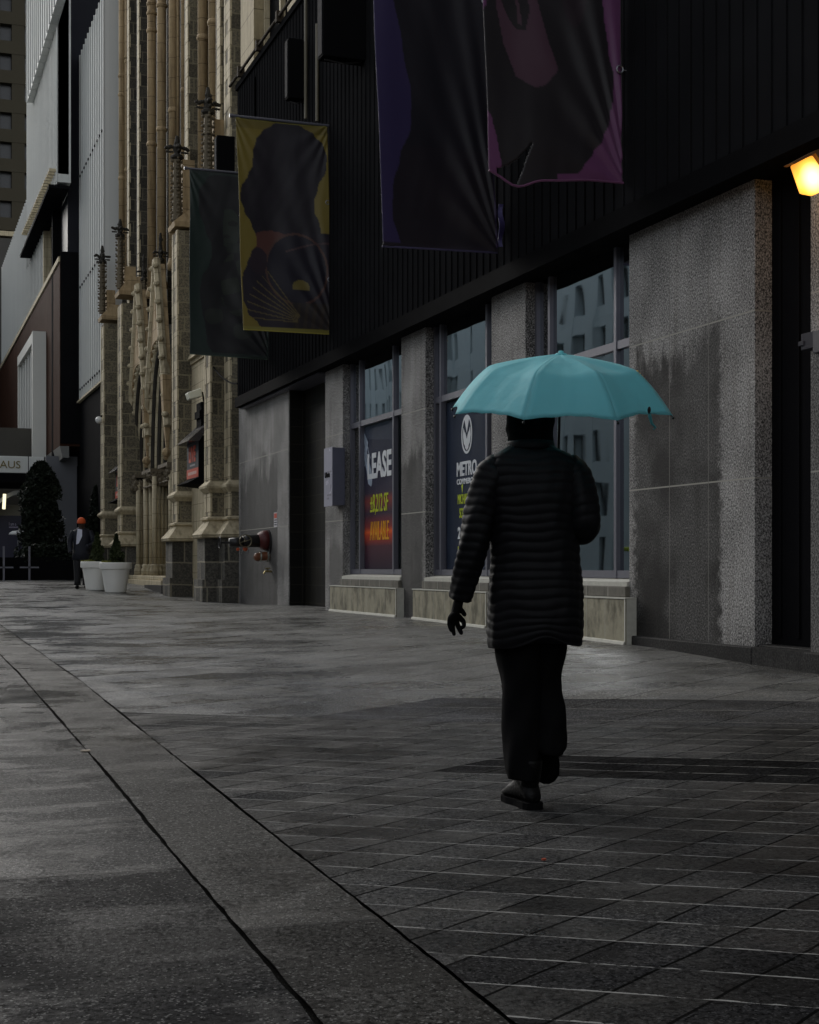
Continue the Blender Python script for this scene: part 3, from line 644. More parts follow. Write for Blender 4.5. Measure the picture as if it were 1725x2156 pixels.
for (x0, x1, s, yt, yb) in ((385, 404, 36.15, 335, 470), (262, 286, 45.85, 560, 620), (224, 243, 49.9, 610, 665), (450, 500, 31.7, 250, 420)):
    b = MB(); p0, _ = ats(x0, s); p1, _ = ats(x1, s); b.box(p0, max(p1, p0 + .3), s, s + .6, zs(x0, yb, s), zs(x0, yt, s)); cp(b, 'set_back_stage', M['tan'])
# tall stone strips and clustered shafts of the upper front
for (x0, x1, p, mat, yb) in ((233, 248, 7.15, 'rubble_dark', 800), (272, 292, 7.25, 'rubble_dark', 640), (293, 311, 7.3, 'rubble_dark', 620), (396, 417, 6.95, 'rubble', 380), (464, 489, 6.95, 'rubble', 300)):
    s0 = sp(x1, p + .3); pn, Z = ats(x0, s0)
    b = MB(); b.box(pn, 8.0, s0, s0 + .5, zs(x0, yb, s0), 24); q = cp(b, 'upper_pier', M[mat])
    qb = MB(); z = zs(x0, yb, s0); i = 0
    while z < 22:
        qb.box(pn - .012, pn + .02 + .03 * (i % 2), s0 - .012, s0 + .3, z, z + .42); z += .44; i += 1
    child(qb, 'quoins', M['pale'], q)
def shaft(x, wpx, p, yb, rings_):
    s, Z = atp(x, p); r = wpx * Z / F / 2; z0 = zy(yb, Z)
    b = MB(); b.tube([(p, s, z0), (p, s, 24)], r, 14)
    q = cp(b, 'shaft', M['tan'], smooth=True)
    b = MB()
    for yr in rings_:
        z = zy(yr, Z); b.lathe(p, s, [(r * 1.0, z - .07), (r * 1.22, z - .04), (r * 1.26, z), (r * 1.15, z + .04), (r, z + .08)], 14)
    b.lathe(p, s, [(r * 1.35, z0 - .1), (r * 1.35, z0 + .05), (r * 1.15, z0 + .12), (r, z0 + .2)], 14)
    child(b, 'shaft_rings', M['tan'], q, smooth=True)
for a in ((256.5, 13, 7.3, 600, (376, 200, 160)), (267.5, 10, 7.45, 590, (358, 130, 120)), (319.5, 18, 7.2, 620, (304, 65, 28, 8)), (340.5, 19, 7.25, 600, (273, 12)), (364.5, 18, 7.2, 560, (233,)), (375, 6, 7.3, 500, ()), (387.5, 12, 7.3, 380, (190,)),
          (427, 21, 7.1, 400, (80,)), (450, 22, 7.15, 400, (48,))): shaft(*a)
b = MB()
for x in (300, 330, 352, 380, 408, 441):
    s, Z = atp(x, 7.45); b.box(7.45, 7.7, s - .04, s + .04, 8, 24)
cp(b, 'hollow_moulding', M['rubble_dark'])
# portal: two steep arches with nested mouldings, colonnettes, gables
def arch_pts(sc0, hw, zs_, rise, n=16):
    pts = []                                        # pointed arch, from one springer to the other
    for i in range(n + 1):
        a = i / n; pts.append((sc0 - hw * (1 - a ** 1.0) * (1) if False else sc0 - hw * math.cos(a * math.pi / 2) ** .75, zs_ + rise * (math.sin(a * math.pi / 2) ** 1.15)))
    return pts + [(2 * sc0 - a, z) for a, z in reversed(pts[:-1])]
b = MB(); b.box(7.9, 8.4, 39.2, 46, .6, 9); cp(b, 'portal_back_wall', M['rubble_dark'])
ZS = 3.75
for ci, (c0, hw, rise) in enumerate(((41.25, 1.62, 3.55), (44.5, 1.62, 3.3))):
    b = MB()
    for k in range(5):
        pts = arch_pts(c0, hw - .19 * k, ZS, rise - .26 * k); p = 7.12 + .15 * k
        b.tube([(p, s, z) for s, z in pts], .085 - .006 * k, 8)
    q = cp(b, 'pointed_arch', M['pale'], smooth=True)
    b = MB()
    for k in range(5):
        p = 7.12 + .15 * k; b.tube([(p + .05, s, z) for s, z in arch_pts(c0, hw - .19 * k - .1, ZS, rise - .26 * k - .13)], .075, 8)
    child(b, 'hollow_moulding', M['soot_shade'], q, smooth=True)  # dark tubes: shade between the mouldings put into their colour
    b = MB(); b.rings([[(7.78, s, z) for s, z in arch_pts(c0, hw - .8, ZS, rise - 1.1)], [(7.86, s, z) for s, z in arch_pts(c0, hw - .8, ZS, rise - 1.1)]]); child(b, 'dark_tympanum', M['black'], q)
    b = MB()                                        # leaf bosses between the mouldings
    rnd = random.Random(ci)
    for s, z in arch_pts(c0, hw - .03, ZS, rise + .02, 11): b.ball((7.06, s, z), .075, 6, 4)
    child(b, 'leaf_bosses', M['pale'], q)
    b = MB()                                        # gable: two raking strips with a crocketed edge and a stone infill
    ap = zp(sp(338, 7.1) and (338 if ci == 0 else 303), 556 if ci == 0 else 605, 7.1)
    out = arch_pts(c0, hw + .05, ZS, rise + .07)
    zb = ZS + 1.05
    half = [q_ for q_ in out if q_[0] <= c0 + 1e-6 and q_[1] >= zb]
    poly = [(c0 - hw - .12, zb)] + [(c0 - .22, ap - .1), (c0 + .22, ap - .1)] + [(c0 + hw + .12, zb)] + [q_ for q_ in reversed(out) if q_[1] >= zb]
    L = [(c0 - hw - .12, zb), (c0 - .16, ap)]
    nn = 14
    inner = [q_ for q_ in out if q_[1] >= zb]
    m_ = len(inner) // 2
    left = inner[:m_ + 1]; 
    for side in (1, -1):
        for i in range(len(left) - 1):
            (sa_, za_), (sb_, zb_) = left[i], left[i + 1]
            fa = i / (len(left) - 1); fb = (i + 1) / (len(left) - 1)
            oa = (c0 - hw - .12 + (hw - .04) * fa, zb + (ap - zb) * fa); ob = (c0 - hw - .12 + (hw - .04) * fb, zb + (ap - zb) * fb)
            P4 = [oa, ob, (sb_, zb_), (sa_, za_)]
            if side < 0: P4 = [(2 * c0 - u, v) for u, v in P4]
            b.rings([[(6.98, u, v) for u, v in P4], [(7.22, u, v) for u, v in P4]])
    cp(b, 'gable', M['tan'])
    b = MB()
    for side in (1, -1):
        a = (c0 - side * (hw + .2), zb); e = (c0 - side * .05, ap + .15)
        b.tube([(7.0, *a), (7.0, *e)], .11, 6)
        for i in range(9):
            f = (i + .5) / 9; b.ball((6.93, a[0] + (e[0] - a[0]) * f - side * .12, a[1] + (e[1] - a[1]) * f + .05), .1, 7, 5, (1, 1, .8))
    cp(b, 'gable_coping', M['pale'])
    for side in (1, -1):                            # long cusps that hang below the gable
        b = MB()
        s = c0 + side * (hw + .02)
        b.rings([[(6.86, s - .18, zb + 1.4), (6.86, s + .18, zb + 1.4), (7.1, s + .18, zb + 1.4), (7.1, s - .18, zb + 1.4)], [(6.9, s - .15, zb + .4), (6.9, s + .15, zb + .4), (7.1, s + .15, zb + .4), (7.1, s - .15, zb + .4)], [(7.0, s - .02, ZS + .35), (7.0, s + .02, ZS + .35), (7.05, s + .02, ZS + .35), (7.05, s - .02, ZS + .35)]])
        b.ball((7.0, s, ZS + .35), .13, 8, 6); b.ball((7.0, s + .05, ZS + .22), .08, 6, 5)
        cp(b, 'carved_corbel', M['tan'])
    b = MB()                                        # doors: dark with pale bars
    b.box(7.8, 7.85, c0 - .8, c0 + .8, .6, ZS + 1.4); q = cp(b, 'church_door', M['black'])
pinnacle(338, 41.3, 600, 549, 532, 490, 13); pinnacle(303, 44.45, 640, 590, 574, 535, 12)
b = MB()
for i, (s0, s1) in enumerate(((39.45, 40.75), (42.1, 43.65), (45.05, 45.7))):
    n = 5 if i != 2 else 3
    for k in range(n):
        b = MB()
        for sgn in ((1,) if i == 0 else (1, -1) if i == 1 else (-1,)):
            s = (s0 + .14 * k) if sgn == 1 and i != 0 else (s1 - .14 * (k) if i == 1 else (s0 + .25 * k))
            p = 7.1 + .13 * k if i != 0 else 7.1 + .14 * k
            b.tube([(p, s, .95), (p, s, ZS - .15)], .07, 10)
            b.lathe(p, s, [(.13, .72), (.13, .92), (.1, .98), (.12, 1.02), (.07, 1.08)], 10)
            cp(b, 'colonnette', M['pale'], smooth=True); b = MB()
b = MB(); rnd = random.Random(9)
for i, (s0, s1) in enumerate(((39.4, 40.9), (42.1, 43.7), (45.0, 45.75))):
    b = MB(); b.box(6.98, 7.75, s0, s1, ZS - .02, ZS + .08); b.box(7.02, 7.75, s0 + .04, s1 - .04, ZS - .42, ZS - .38)
    for q in range(60): b.ball((7.03 + rnd.uniform(-.04, .5), rnd.choice([rnd.uniform(s0, s1), s0 + .03]), ZS - .2 + rnd.uniform(-.16, .16)), rnd.uniform(.05, .09), 6, 4)
    cp(b, 'leaf_capital', M['soot'])
b = MB(); b.box(6.8, 7.8, 39.3, 45.8, -.3, .62); b.box(6.88, 7.8, 39.2, 45.8, .62, .74)
for q in range(4): b.box(6.62 - .0, 6.8, 39.5, 45.7, -.3, .42 + gz(42, 6.8) - .45)
cp(b, 'portal_base', M['pale'], bevel=.02)
b = MB()
b.box(6.5, 6.9, 37.5, 40.2, .2, .5); cp(b, 'church_step', M['plinth'])
b = MB(); b.box(6.95, 7.3, 32.3, 36.0, 6.0, 6.12)
b.rings([[(6.86, 32.3, 6.1), (6.86, 35.9, 6.1), (7.1, 35.9, 6.1), (7.1, 32.3, 6.1)], [(7.0, 32.3, 6.45), (7.0, 35.9, 6.45), (7.1, 35.9, 6.45), (7.1, 32.3, 6.45)]]); cp(b, 'string_course', M['pale'])
# ------------------------------------------------------------------ information boxes on the church front
def info_box(s_mid, p_wall, label, zb):
    t = empty('sign_box', (p_wall, s_mid, zb), label, 'sign box', 'gabled sign boxes on the church front')
    hw = .72
    b = MB(); b.box(-.36, 0, -hw, hw, 0, 1.0); b.build('case', M['black'], t, bevel=.01)
    b = MB(); b.rings([[(-.36, -hw - .06, .86), (-.62, -hw - .06, .86), (-.02, -hw - .06, 1.42)], [(-.36, hw + .06, .86), (-.62, hw + .06, .86), (-.02, hw + .06, 1.42)]])
    b.build('sloping_hood', plain('glossy_black_hood_%s' % t.name, (.02, .022, .035), .16, .1, 2, spec=.9), t)
    b = MB(); b.box(-.22, 0, -.28, .28, 1.2, 1.82); b.box(-.26, 0, -.3, .3, 1.45, 1.62); b.build('lamp_housing', M['black'], t)
    b = MB(); b.rings([[(-.62, -hw - .04, -.1), (-.02, -hw - .04, -.16), (-.02, -hw - .04, .02), (-.4, -hw - .04, .02)], [(-.62, hw + .04, -.1), (-.02, hw + .04, -.16), (-.02, hw + .04, .02), (-.4, hw + .04, .02)]]); b.build('ledge', M['black'], t)
    b = MB(); b.box(-.366, -.36, -hw + .03, hw - .03, .04, .97); b.build('notice_board', plain('dark_poster_%s' % t.name, (.02, .024, .03), .5, .3, 3), t)
    def wtx(body, sl, z, w_, h_, mat, bold=.03):
        me = text_mesh(body, w_, h_, bold, .003); me.transform(Matrix(((0, 0, -1, -.371), (-1, 0, 0, sl), (0, 1, 0, z), (0, 0, 0, 1)))); me.materials.append(mat)
        o = bpy.data.objects.new('lettering', me); C.objects.link(o); o.parent = t
    wtx('LIVE', .42, .42, .8, .38, M['red_text'], .05)
    b = MB(); b.box(-.3722, -.366, -.42, .42, .86, .95); b.box(-.3722, -.366, -.3, .3, .33, .37); b.build('pale_wording', plain('grey_wording_%s' % t.name, (.3, .3, .32), .6, .7, 40), t)
    b = MB(); b.box(-.372, -.366, -hw + .03, hw - .03, .05, .27); b.build('red_strip', M['red_text'], t)
    b = MB(); b.box(-.376, -.372, -.5, .5, .13, .2); b.build('pale_wording', plain('pink_wording_%s' % t.name, (.6, .35, .3), .6, .4, 30), t)
    return t
M['red_text'] = plain('red_orange_print', (.55, .07, .03), .55, .1, 5)
info_box(34.05, 7.0, 'black gabled sign box reading LIVE, on the near church bay beside the ribbed building', 3.03)
info_box(48.1, 7.3, 'black gabled sign box with red strip, on the far church bay above the white pots', 3.2)
fl = empty('flood_lamp', (6.9, 34.2, 5.0), 'small white flood lamp on a black stalk above the LIVE sign box', 'lamp')
b = MB(); b.tube([(6.95, 34.2, 4.8), (6.9, 34.2, 5.12), (6.82, 34.2, 5.15)], .02); part(b, 'stalk', M['black'], fl)
b = MB(); b.hexa([(6.55, 33.95, 4.92), (6.85, 33.95, 5.0), (6.55, 34.3, 4.92), (6.85, 34.3, 5.0), (6.5, 33.95, 5.08), (6.82, 33.95, 5.2), (6.5, 34.3, 5.08), (6.82, 34.3, 5.2)]); part(b, 'lamp_head', plain('white_lamp_casing', (.8, .8, .66), .4, .1, 9), fl, bevel=.02)
cc = empty('security_camera', (6.68, 50.2, 5.6), 'small white dome camera at the far corner of the church', 'camera')
b = MB(); b.ball((6.55, 50.0, zs(208, 884, 50)), .12, 12, 8); part(b, 'dome', plain('white_camera_casing', (.75, .75, .72), .4), cc)
b = MB(); b.tube([(6.55, 50.0, zs(208, 880, 50)), (6.72, 50.1, zs(208, 872, 50))], .03); part(b, 'bracket', M['black'], cc)
b = MB(); pts = []
for i in range(15):
    f = i / 14; x = 430 + 70 * f; pts.append((6.62, sp(x, 6.62), zp(x, 738 + 70 * (1 - (1 - f) ** 2.1), 6.62)))
b.tube(pts, .018, 6); tag(b.build('cable', M['black']), 'thin black cable sagging from the green banner to the black cladding', 'cable')

# ------------------------------------------------------------------ white louvred complex beyond the church
wb = empty('louvred_building', (7, 60, 0), 'modern building of white louvred panels over a dark brown overhang', 'building')
def wp(b, name, mat, **k): return part(b, name, mat, wb, **k)
def louvre(name, joint=.25, col=(.66, .67, .65)):
    m = N(name); u, z, V, k, P = m.wall(); G = m.comb(P[0], P[1], P[2])
    n = m.noise(m.vmul(G, (1, 4, .25)), 1.2, 4); wn = m.n('ShaderNodeTexWhiteNoise', noise_dimensions='1D'); m.put(wn.inputs['W'], m.math('FLOOR', m.math('DIVIDE', u, joint * 2)))
    t = m.math('ADD', .88, m.math('MULTIPLY', wn.outputs[0], .16)); c = m.mix(1.0, col, m.comb(t, t, t), 'MULTIPLY'); c = m.mix(m.math('MULTIPLY', n, .3), c, m.mix(1.0, c, (.7, .7, .7), 'MULTIPLY'))
    m.set(col=c, rough=.7, spec=.12); return m.m
M['louvre'] = louvre('white_louvre_panel')
def louvred(s0, s1, p, pb, z0, z1, stepz=.0, name='louvred_panel', fin=.5, top=None, bot=None):
    """a wall of vertical fins, parallel to the street; top and bottom may rise in steps along it"""
    b = MB(); s = s0
    while s < s1 - .01:
        e = min(s + fin, s1); f = (s - s0) / (s1 - s0); a = bot(f) if bot else z0; c = top(f) if top else z1
        b.box(p, pb, s, e - .04, a, c); b.box(p - .05, p + .01, s, s + .07, a, c); s += fin
    q = wp(b, name, M['louvre']); return q
# near tall panel
pA = 6.85; sA = sp(166, pA); zb = zp(166, 845, pA); zt = zp(167, 123, pA)
louvred(50.8, sA, pA, pA + .6, zb, zt, fin=.62, top=lambda f: zt + .18 * (1 - f) * 0, bot=lambda f: zb + .0)
for z in (zb + .35, zb + 4.3, zb + 8.6):                # rows of small dark fixings
    b = MB(); s = 51.0
    while s < sA - .3:
        b.box(pA - .055, pA - .02, s + .2, s + .34, z, z + .07); s += .62
    wp(b, 'fixing_row', M['black'])
b = MB(); b.box(pA - .1, pA + .6, 50.8, sA, zb - .1, zb - .03); wp(b, 'soffit_edge', M['pale'])
b = MB(); b.box(pA + .02, 12, 50.8, sA, -.3, zb - .1); wp(b, 'dark_wall_below', M['void'])
b = MB(); b.box(pA - .02, pA + .3, sA - .6, sA + .1, zb + .5, zt - 1)
# dark recess with glazing beyond it
sR = sA + .9
b = MB(); p0, _ = ats(143, sR + 1.5); b.box(p0 - .6, 16, sR + 1.5, sR + 2, 0, 70); wp(b, 'recess_wall', M['void'])
for (ya, yb_, mat) in ((130, 172, 'bluish'), (315, 324, 'band'), (324, 363, 'band')):
    b = MB(); s = sR + 1.4; p1, Z = ats(146, s); p2, _ = ats(170, s); b.box(p1, p2, s, s + .08, zy(yb_, Z), zy(ya, Z))
    wp(b, 'recess_panel', plain('recess_%d' % ya, (.12, .15, .22) if mat == 'bluish' else (.5, .51, .5), .3, .2, 3))
# second volume: louvred face with a plain white return
pB = 5.9; sB = sp(121, pB); zB = zp(125, 373, pB); p2, _ = ats(145, sB)
sB2 = sp(57, pB)
b = MB(); b.box(pB + .02, p2, sB, sB + .6, zp(121, 366, pB) + .02, 32); wp(b, 'white_return', plain('white_return_cladding', (.58, .6, .56), .8, .1, .6, spec=.1))
zBb = zp(60, 512, pB)
louvred(sB, sB2, pB, pB + .5, zB, 32, fin=.5, bot=lambda f: zB + (zBb - zB) * f, name='louvred_panel')
b = MB(); s = sB + .1
while s < sB2 - .3:
    f = (s - sB) / (sB2 - sB)
    b.box(pB - .3, pB + .02, s, s + .12, zp(121, 366, pB) + .1 + (zBb - zB) * f, zp(121, 366, pB) + .22 + (zBb - zB) * f); s += .5
wp(b, 'fin_ends', M['pale'])
b = MB(); b.box(pB - .32, p2, sB - .02, sB2, zB - .25, zB - .12); wp(b, 'soffit', M['void'])
# upper balcony stack stepping back at the very top
b = MB()
for q in range(26):
    s = sB + 1 + q * .55; b.box(pB - .55, pB - .1, s, s + .4, zp(121, 60, pB) - .0 + q * .0, zp(121, 60, pB) + .35)
pT = pB - .3; sT0 = sp(121, pT); sT1 = sp(57, pT); zT = zp(64, 192, pT)
louvred(sT0, sT1, pT, pT + .3, zT, 34, fin=.9)
# third volume: panels low on the left above the brown wall
pC = 6.11; sC = sp(92, pC); sC2 = sp(5, pC); zc0 = zp(130, 538, pC); zc1 = zp(56, 422, pC)
louvred(sC, sC2, pC, pC + .5, zc0 + .1, zc1, fin=.7)
b = MB(); b.box(pC + .3, 9, sp(126, pC), sp(62, pC), zc0, 27); wp(b, 'dark_glazing', plain('dark_glazing', (.012, .013, .018), .5, .2, 1, spec=.1))
b = MB(); b.box(pC - .03, pC + .5, sC - .25, sC - .02, zc0 + .1, zc1 - 2.4); wp(b, 'corner_trim', M['pale'])
b = MB(); b.box(pC - .02, pC + .2, sp(70, pC), sp(57, pC), zp(60, 560, pC), zc1 + .1); wp(b, 'dark_slot_window', M['void'])
# brown overhanging storey, its dark end and soffit
sN = sp(126, pC); zbr = zp(130, 936, pC)
b = MB(); b.box(pC, 9, sN, 110, zbr, zc0 - .05); wp(b, 'brown_wall', plain('dark_brown_panelling', (.045, .020, .012), .8, .35, .8, spec=.05))
b = MB(); b.box(pC - .06, pC + .01, sN, 108, zc0 - .1, zc0 + .1); wp(b, 'edge_trim', M['pale'])
b = MB(); b.box(pC + .02, 9.2, sN - .05, sN - .005, zbr + .1, zc0 + .3); wp(b, 'dark_end_wall', M['void'])
b = MB(); b.rings([[(pC, sN, zbr + .0), (pC + .35, sN, zbr - .0), (pC + .35, sN + 14, zbr - .5), (pC, sN + 14, zbr - .0)], [(pC + .1, sN - .03, zbr - .45), (pC + .35, sN - .03, zbr - .45), (pC + .35, sN + 14, zbr - 1.2), (pC + .1, sN + 14, zbr - 1.2)]]); wp(b, 'sloping_soffit', plain('grey_soffit', (.16, .16, .15), .6))
# tall window with white fins and frame
s0, s1 = sp(97, pC), sp(60, pC); z0, z1 = zp(97, 962, pC), zp(97, 698, pC); s0b = sp(97, pC - .3)
fr = MB(); fr.box(pC - .55, pC + .01, s0, s0 + .5, z0, z1); fr.box(pC - .5, pC + .01, s1 - .3, s1, z0, z1 + .0)
fr.box(pC - .54, pC + .01, s0 + .5, s1 - .3, z1 - .45, z1 - .01)
f = wp(fr, 'finned_window', plain('white_window_surround', (.62, .62, .58), .5, .08, 1))
for q in range(7):
    b = MB(); b.box(pC - .42, pC, s0 + 1.0 + q * 1.35, s0 + 1.25 + q * 1.35, z0, z1 - .45); child(b, 'fin', M['louvre'], f)
# street level: grey wall behind the trees and the entrance
sG = sN + 1.2
b = MB(); b.box(ats(97, sG)[0], ats(163, sG)[0], sG, sG + .3, -.1, zs(100, 960, sG)); wp(b, 'grey_ground_wall', plain('mid_grey_render', (.13, .135, .15), .6, .15, .5))
b = MB(); b.box(ats(162, sG)[0] + .0, ats(166, sG)[0], sG - .05, sG, -.1, 5); wp(b, 'downpipe', M['black'])
b = MB(); b.box(-8, ats(100, sG)[0], sG + 6, sG + 6.3, -.1, 7); wp(b, 'entrance_back_wall', plain('dim_entrance_wall', (.05, .045, .035), .6, .3, .7))
# entrance canopy with letters
sH = sN - .9
cn = empty('entrance_canopy', (3, sH, 4.6), 'white entrance canopy with brass letters AUS at the far left', 'canopy')
pR, Z = ats(93, sH); zt, zb = zy(962, Z), zy(997, Z)
b = MB(); b.box(-1.5, pR, sH, sH + 5, zb, zt); part(b, 'fascia', plain('white_canopy_fascia', (.66, .68, .66), .5, .08, .5), cn, bevel=.02)
b = MB(); b.box(ats(59, sH)[0], ats(59, sH)[0] + .03, sH - .006, sH, zb, zt); b.box(-1.5, pR - .05, sH + .02, sH + 4.9, zb - .35, zb - .01); part(b, 'canopy_joint', M['black'], cn)
xa, xb = ats(-17, sH)[0], ats(43, sH)[0]
o = side_text('lettering', 'HAUS', xa, zy(987.5, Z), xb - xa, zy(972, Z) - zy(987.5, Z), sH - .03, plain('brass_letters', (.16, .13, .04), .4, .2, 9, metal=.6), cn, .0)
o.matrix_parent_inverse = Matrix.Translation(-Vector(cn.location))
# navy entrance hoarding, with its pale awning and white parasol
hb = empty('entrance_sign', (3, sH + 2, 0), 'dark navy entrance panel with small white writing at the far left', 'sign')
sI = sH + 2; a0, Z = ats(-40, sI); a1, _ = ats(49, sI)
b = MB(); b.box(a0, a1, sI, sI + .1, .2, zy(1085, Z)); part(b, 'panel', plain('navy_board', (.022, .022, .05), .5), hb)
a2, _ = ats(19, sI); a3, _ = ats(34, sI)
for body, y0, y1, xr in (('I am a', 1099, 1106, 34),):
    o = side_text('lettering', body if body[0] == 'I' else 'I am a', a2, zy(y1, Z), ats(xr, sI)[0] - a2, zy(y0, Z) - zy(y1, Z), sI - .01, plain('lilac_letters_' + body[0], (.5, .48, .62), .5), hb, .0); o.matrix_parent_inverse = Matrix.Translation(-Vector(hb.location))
b = MB(); b.box(a2, ats(38, sI)[0], sI - .015, sI, zy(1111, Z), zy(1108, Z)); part(b, 'small_wording', plain('lilac_wording', (.3, .28, .4), .6, .7, 20), hb)
b = MB(); b.box(a0, a1 + .1, sI - .02, sI + .2, zy(1085, Z), zy(1062, Z)); part(b, 'beige_lintel', plain('beige_lintel', (.20, .19, .15), .6), hb)
b = MB(); n = 12; rs = []
for i in range(n + 1):
    f = i / n; x = -20 + 66 * f; y = 1072 - 40 * math.sin(f * math.pi / 2) ** .8 + (8 * max(0, f - .7)); p_, _ = ats(x, sI - .5)
    rs.append([(p_, sI - 1.2, zy(y, Z)), (p_, sI - .1, zy(y, Z)), (p_, sI - .1, zy(y + 9, Z)), (p_, sI - 1.2, zy(y + 9, Z))])
b.rings(rs); tag(b.build('awning', plain('pale_grey_awning', (.30, .31, .31), .5, .1)), 'pale grey curved awning over the navy entrance panel', 'awning')
b = MB(); p_, Z = ats(8, sI - 1.4); b.tube([(p_, sI - 1.4, zy(1072, Z)), (p_ + .03, sI - 1.4, zy(1040, Z))], .06, 8); tag(b.build('strip_lamp', emit('lit_strip_lamp', (1, .92, .6), 1.0)), 'short bright lamp tube above the curved awning at far left', 'lamp')
pa = empty('patio_parasol', (4, sH - 1, 0), 'white domed parasol on a thin pole in front of the navy entrance panel', 'parasol')
p_, Z = ats(38, sH - 1); b = MB(); b.lathe(p_, sH - 1, [(.02, zy(1117, Z)), (.2, zy(1118, Z)), (.32, zy(1122, Z)), (.34, zy(1126, Z)), (.3, zy(1125, Z)), (.02, zy(1121, Z))], 20); part(b, 'canopy', plain('white_parasol_cloth', (.85, .85, .84), .6), pa, smooth=True)
b = MB(); b.tube([(p_, sH - 1, .4), (p_, sH - 1, zy(1120, Z))], .025); part(b, 'pole', M['steel'], pa)
# far tower
ft = empty('far_tower', (-10, 170, 0), 'tall dim brown tower with rows of dark windows at the far left edge', 'building')
sT = 170; b = MB(); a0, Z = ats(-60, sT); a1, _ = ats(175, sT)
zs_ = [zy(1030 - 62.6 * i, Z) for i in range(24)]
b.box(a0 - 20, a1, sT + .8, sT + 6, 0, zs_[-1]); part(b, 'wall', plain('brown_tower_glass', (.010, .010, .012), .3), ft)
wu = (ats(62.6, sT)[0] - ats(0, sT)[0])
b = MB()
for i in range(24):
    for xw in range(-60, 230, 52):
        q0, _ = ats(xw + 12, sT); q1, _ = ats(xw + 52 - 12 + 12, sT)
    b.box(a0 - 20, a1, sT, sT + .85, zs_[i] - wu * .20, zs_[i] + wu * .24)
for xw in range(-60, 230, 52):
    q0, _ = ats(xw + 33, sT); q1, _ = ats(xw + 60, sT); b.box(q0, q1, sT + .05, sT + .84, 0, zs_[-1])
    q2, _ = ats(xw + 47, sT)
part(b, 'window_grid', plain('tan_tower_frame', (.060, .053, .038), .8, .1, .3, spec=.05), ft)
b = MB(); b.box(a0 - 20, a1, sT - 1.5, sT - .1, zy(497, Z), zy(487, Z)); part(b, 'cornice', M['pale'], ft)
b = MB(); b.box(a0 - 20, a1, sT - 2.4, sT - .2, 0, zy(506, Z)); part(b, 'podium', plain('dim_podium', (.045, .042, .036), .7, .3, .2), ft)
tag(ft, None)
lo = MB(); p_, Z = ats(-60, 92); p2_, _ = ats(12, 92)
lo.box(p_ - 10, ats(8, 92)[0], 92, 95, 0, zy(560, Z)); 
for q in range(8): lo.box(p_ - 10, ats(8, 92)[0] - .05, 91.9, 92, zy(600 + q * 50, Z), zy(597 + q * 50, Z))
tag(lo.build('side_building', plain('dim_grey_block', (.05, .05, .045), .7, .2, .3)), 'dim grey block between the tower foot and the brown overhang', 'building')

# ------------------------------------------------------------------ evergreen trees, hedge, potted conifers
def leafmat(name, a, c_):
    m = N(name); g = m.pos(); f = m.noise(g.outputs['Position'], 5, 3); m.set(col=m.mix(f, a, c_), rough=.6, spec=.2); return m.m
M['holly'] = leafmat('dark_evergreen_leaves', (.006, .009, .006), (.018, .026, .015))
M['conifer'] = leafmat('conifer_needles', (.018, .028, .010), (.06, .075, .028))
M['bark'] = plain('dark_bark', (.04, .03, .022), .9, .3, 20)
def crown(cx, cy, z0, z1, prof, n, size, mat, name='crown', seed=1, par=None):
    rnd = random.Random(seed); b = MB()
    lumps = [(rnd.uniform(0, 6.28), rnd.uniform(0, 1), rnd.uniform(.55, 1.3)) for _ in range(30)]
    for i in range(n):
        f = rnd.random() ** .8; a = rnd.uniform(0, 2 * math.pi); rmax = prof(f)
        k = 1.0
        for (la, lf, lk) in lumps:
            dd = abs((a - la + math.pi) % (2 * math.pi) - math.pi) * .7 + abs(f - lf) * 6
            if dd < .8: k = lk
        r = rmax * k * rnd.random() ** .35
        c = Vector((cx + r * math.cos(a), cy + r * math.sin(a), z0 + (z1 - z0) * f))
        u = Vector((rnd.gauss(0, 1), rnd.gauss(0, 1), rnd.gauss(0, 1))).normalized(); v = u.cross(Vector((rnd.gauss(0, 1), rnd.gauss(0, 1), rnd.gauss(0, 1)))).normalized()
        s_ = size * rnd.uniform(.6, 1.4); q = len(b.v)
        b.v += [tuple(c - u * s_), tuple(c + v * s_ * .45), tuple(c + u * s_), tuple(c - v * s_ * .45)]; b.f.append((q, q + 1, q + 2, q + 3))
    return b.build(name, mat, par)
def tree(x, s, ytop, hw, label, seed):
    p, Z = ats(x, s); zt = zy(ytop, Z); g = gz(s, p); r = hw * Z / F
    t = empty('evergreen_tree', (p, s, g), label, 'tree', 'dark evergreen trees beside the entrance')
    o = crown(0, 0, .35, zt - g, lambda f: r * (min(1, .8 + f * .8) if f < .5 else (1 - (f - .5) / .5) ** .5 + .05), 12000, .075, M['holly'], 'crown', seed, t)
    b = MB(); b.tube([(0, 0, -.1), (.03, 0, .9), (0, .02, (zt - g) * .8)], [.09, .07, .02]); b.build('trunk', M['bark'], t); return t
tree(86, 51, 972, 48, 'broad dark evergreen tree in front of the grey wall, left of the orange hatted person', 4)
tree(208, 53, 1022, 28, 'narrow dark evergreen tree half hidden behind the far church buttress', 8)
p0, _ = ats(-30, 50); p1, _ = ats(165, 50)
hd = empty('planter_hedge', (p0, 50, .5), 'low black planter box with clipped dark hedge below the evergreen tree', 'planter')
g = gz(50, 4); zt = zs(100, 1147, 50)
b = MB(); b.box(p0, p1 - .1, 49.7, 50.5, g - .1, g + .75); part(b, 'planter_box', M['black'], hd)
b = MB(); rnd = random.Random(5)
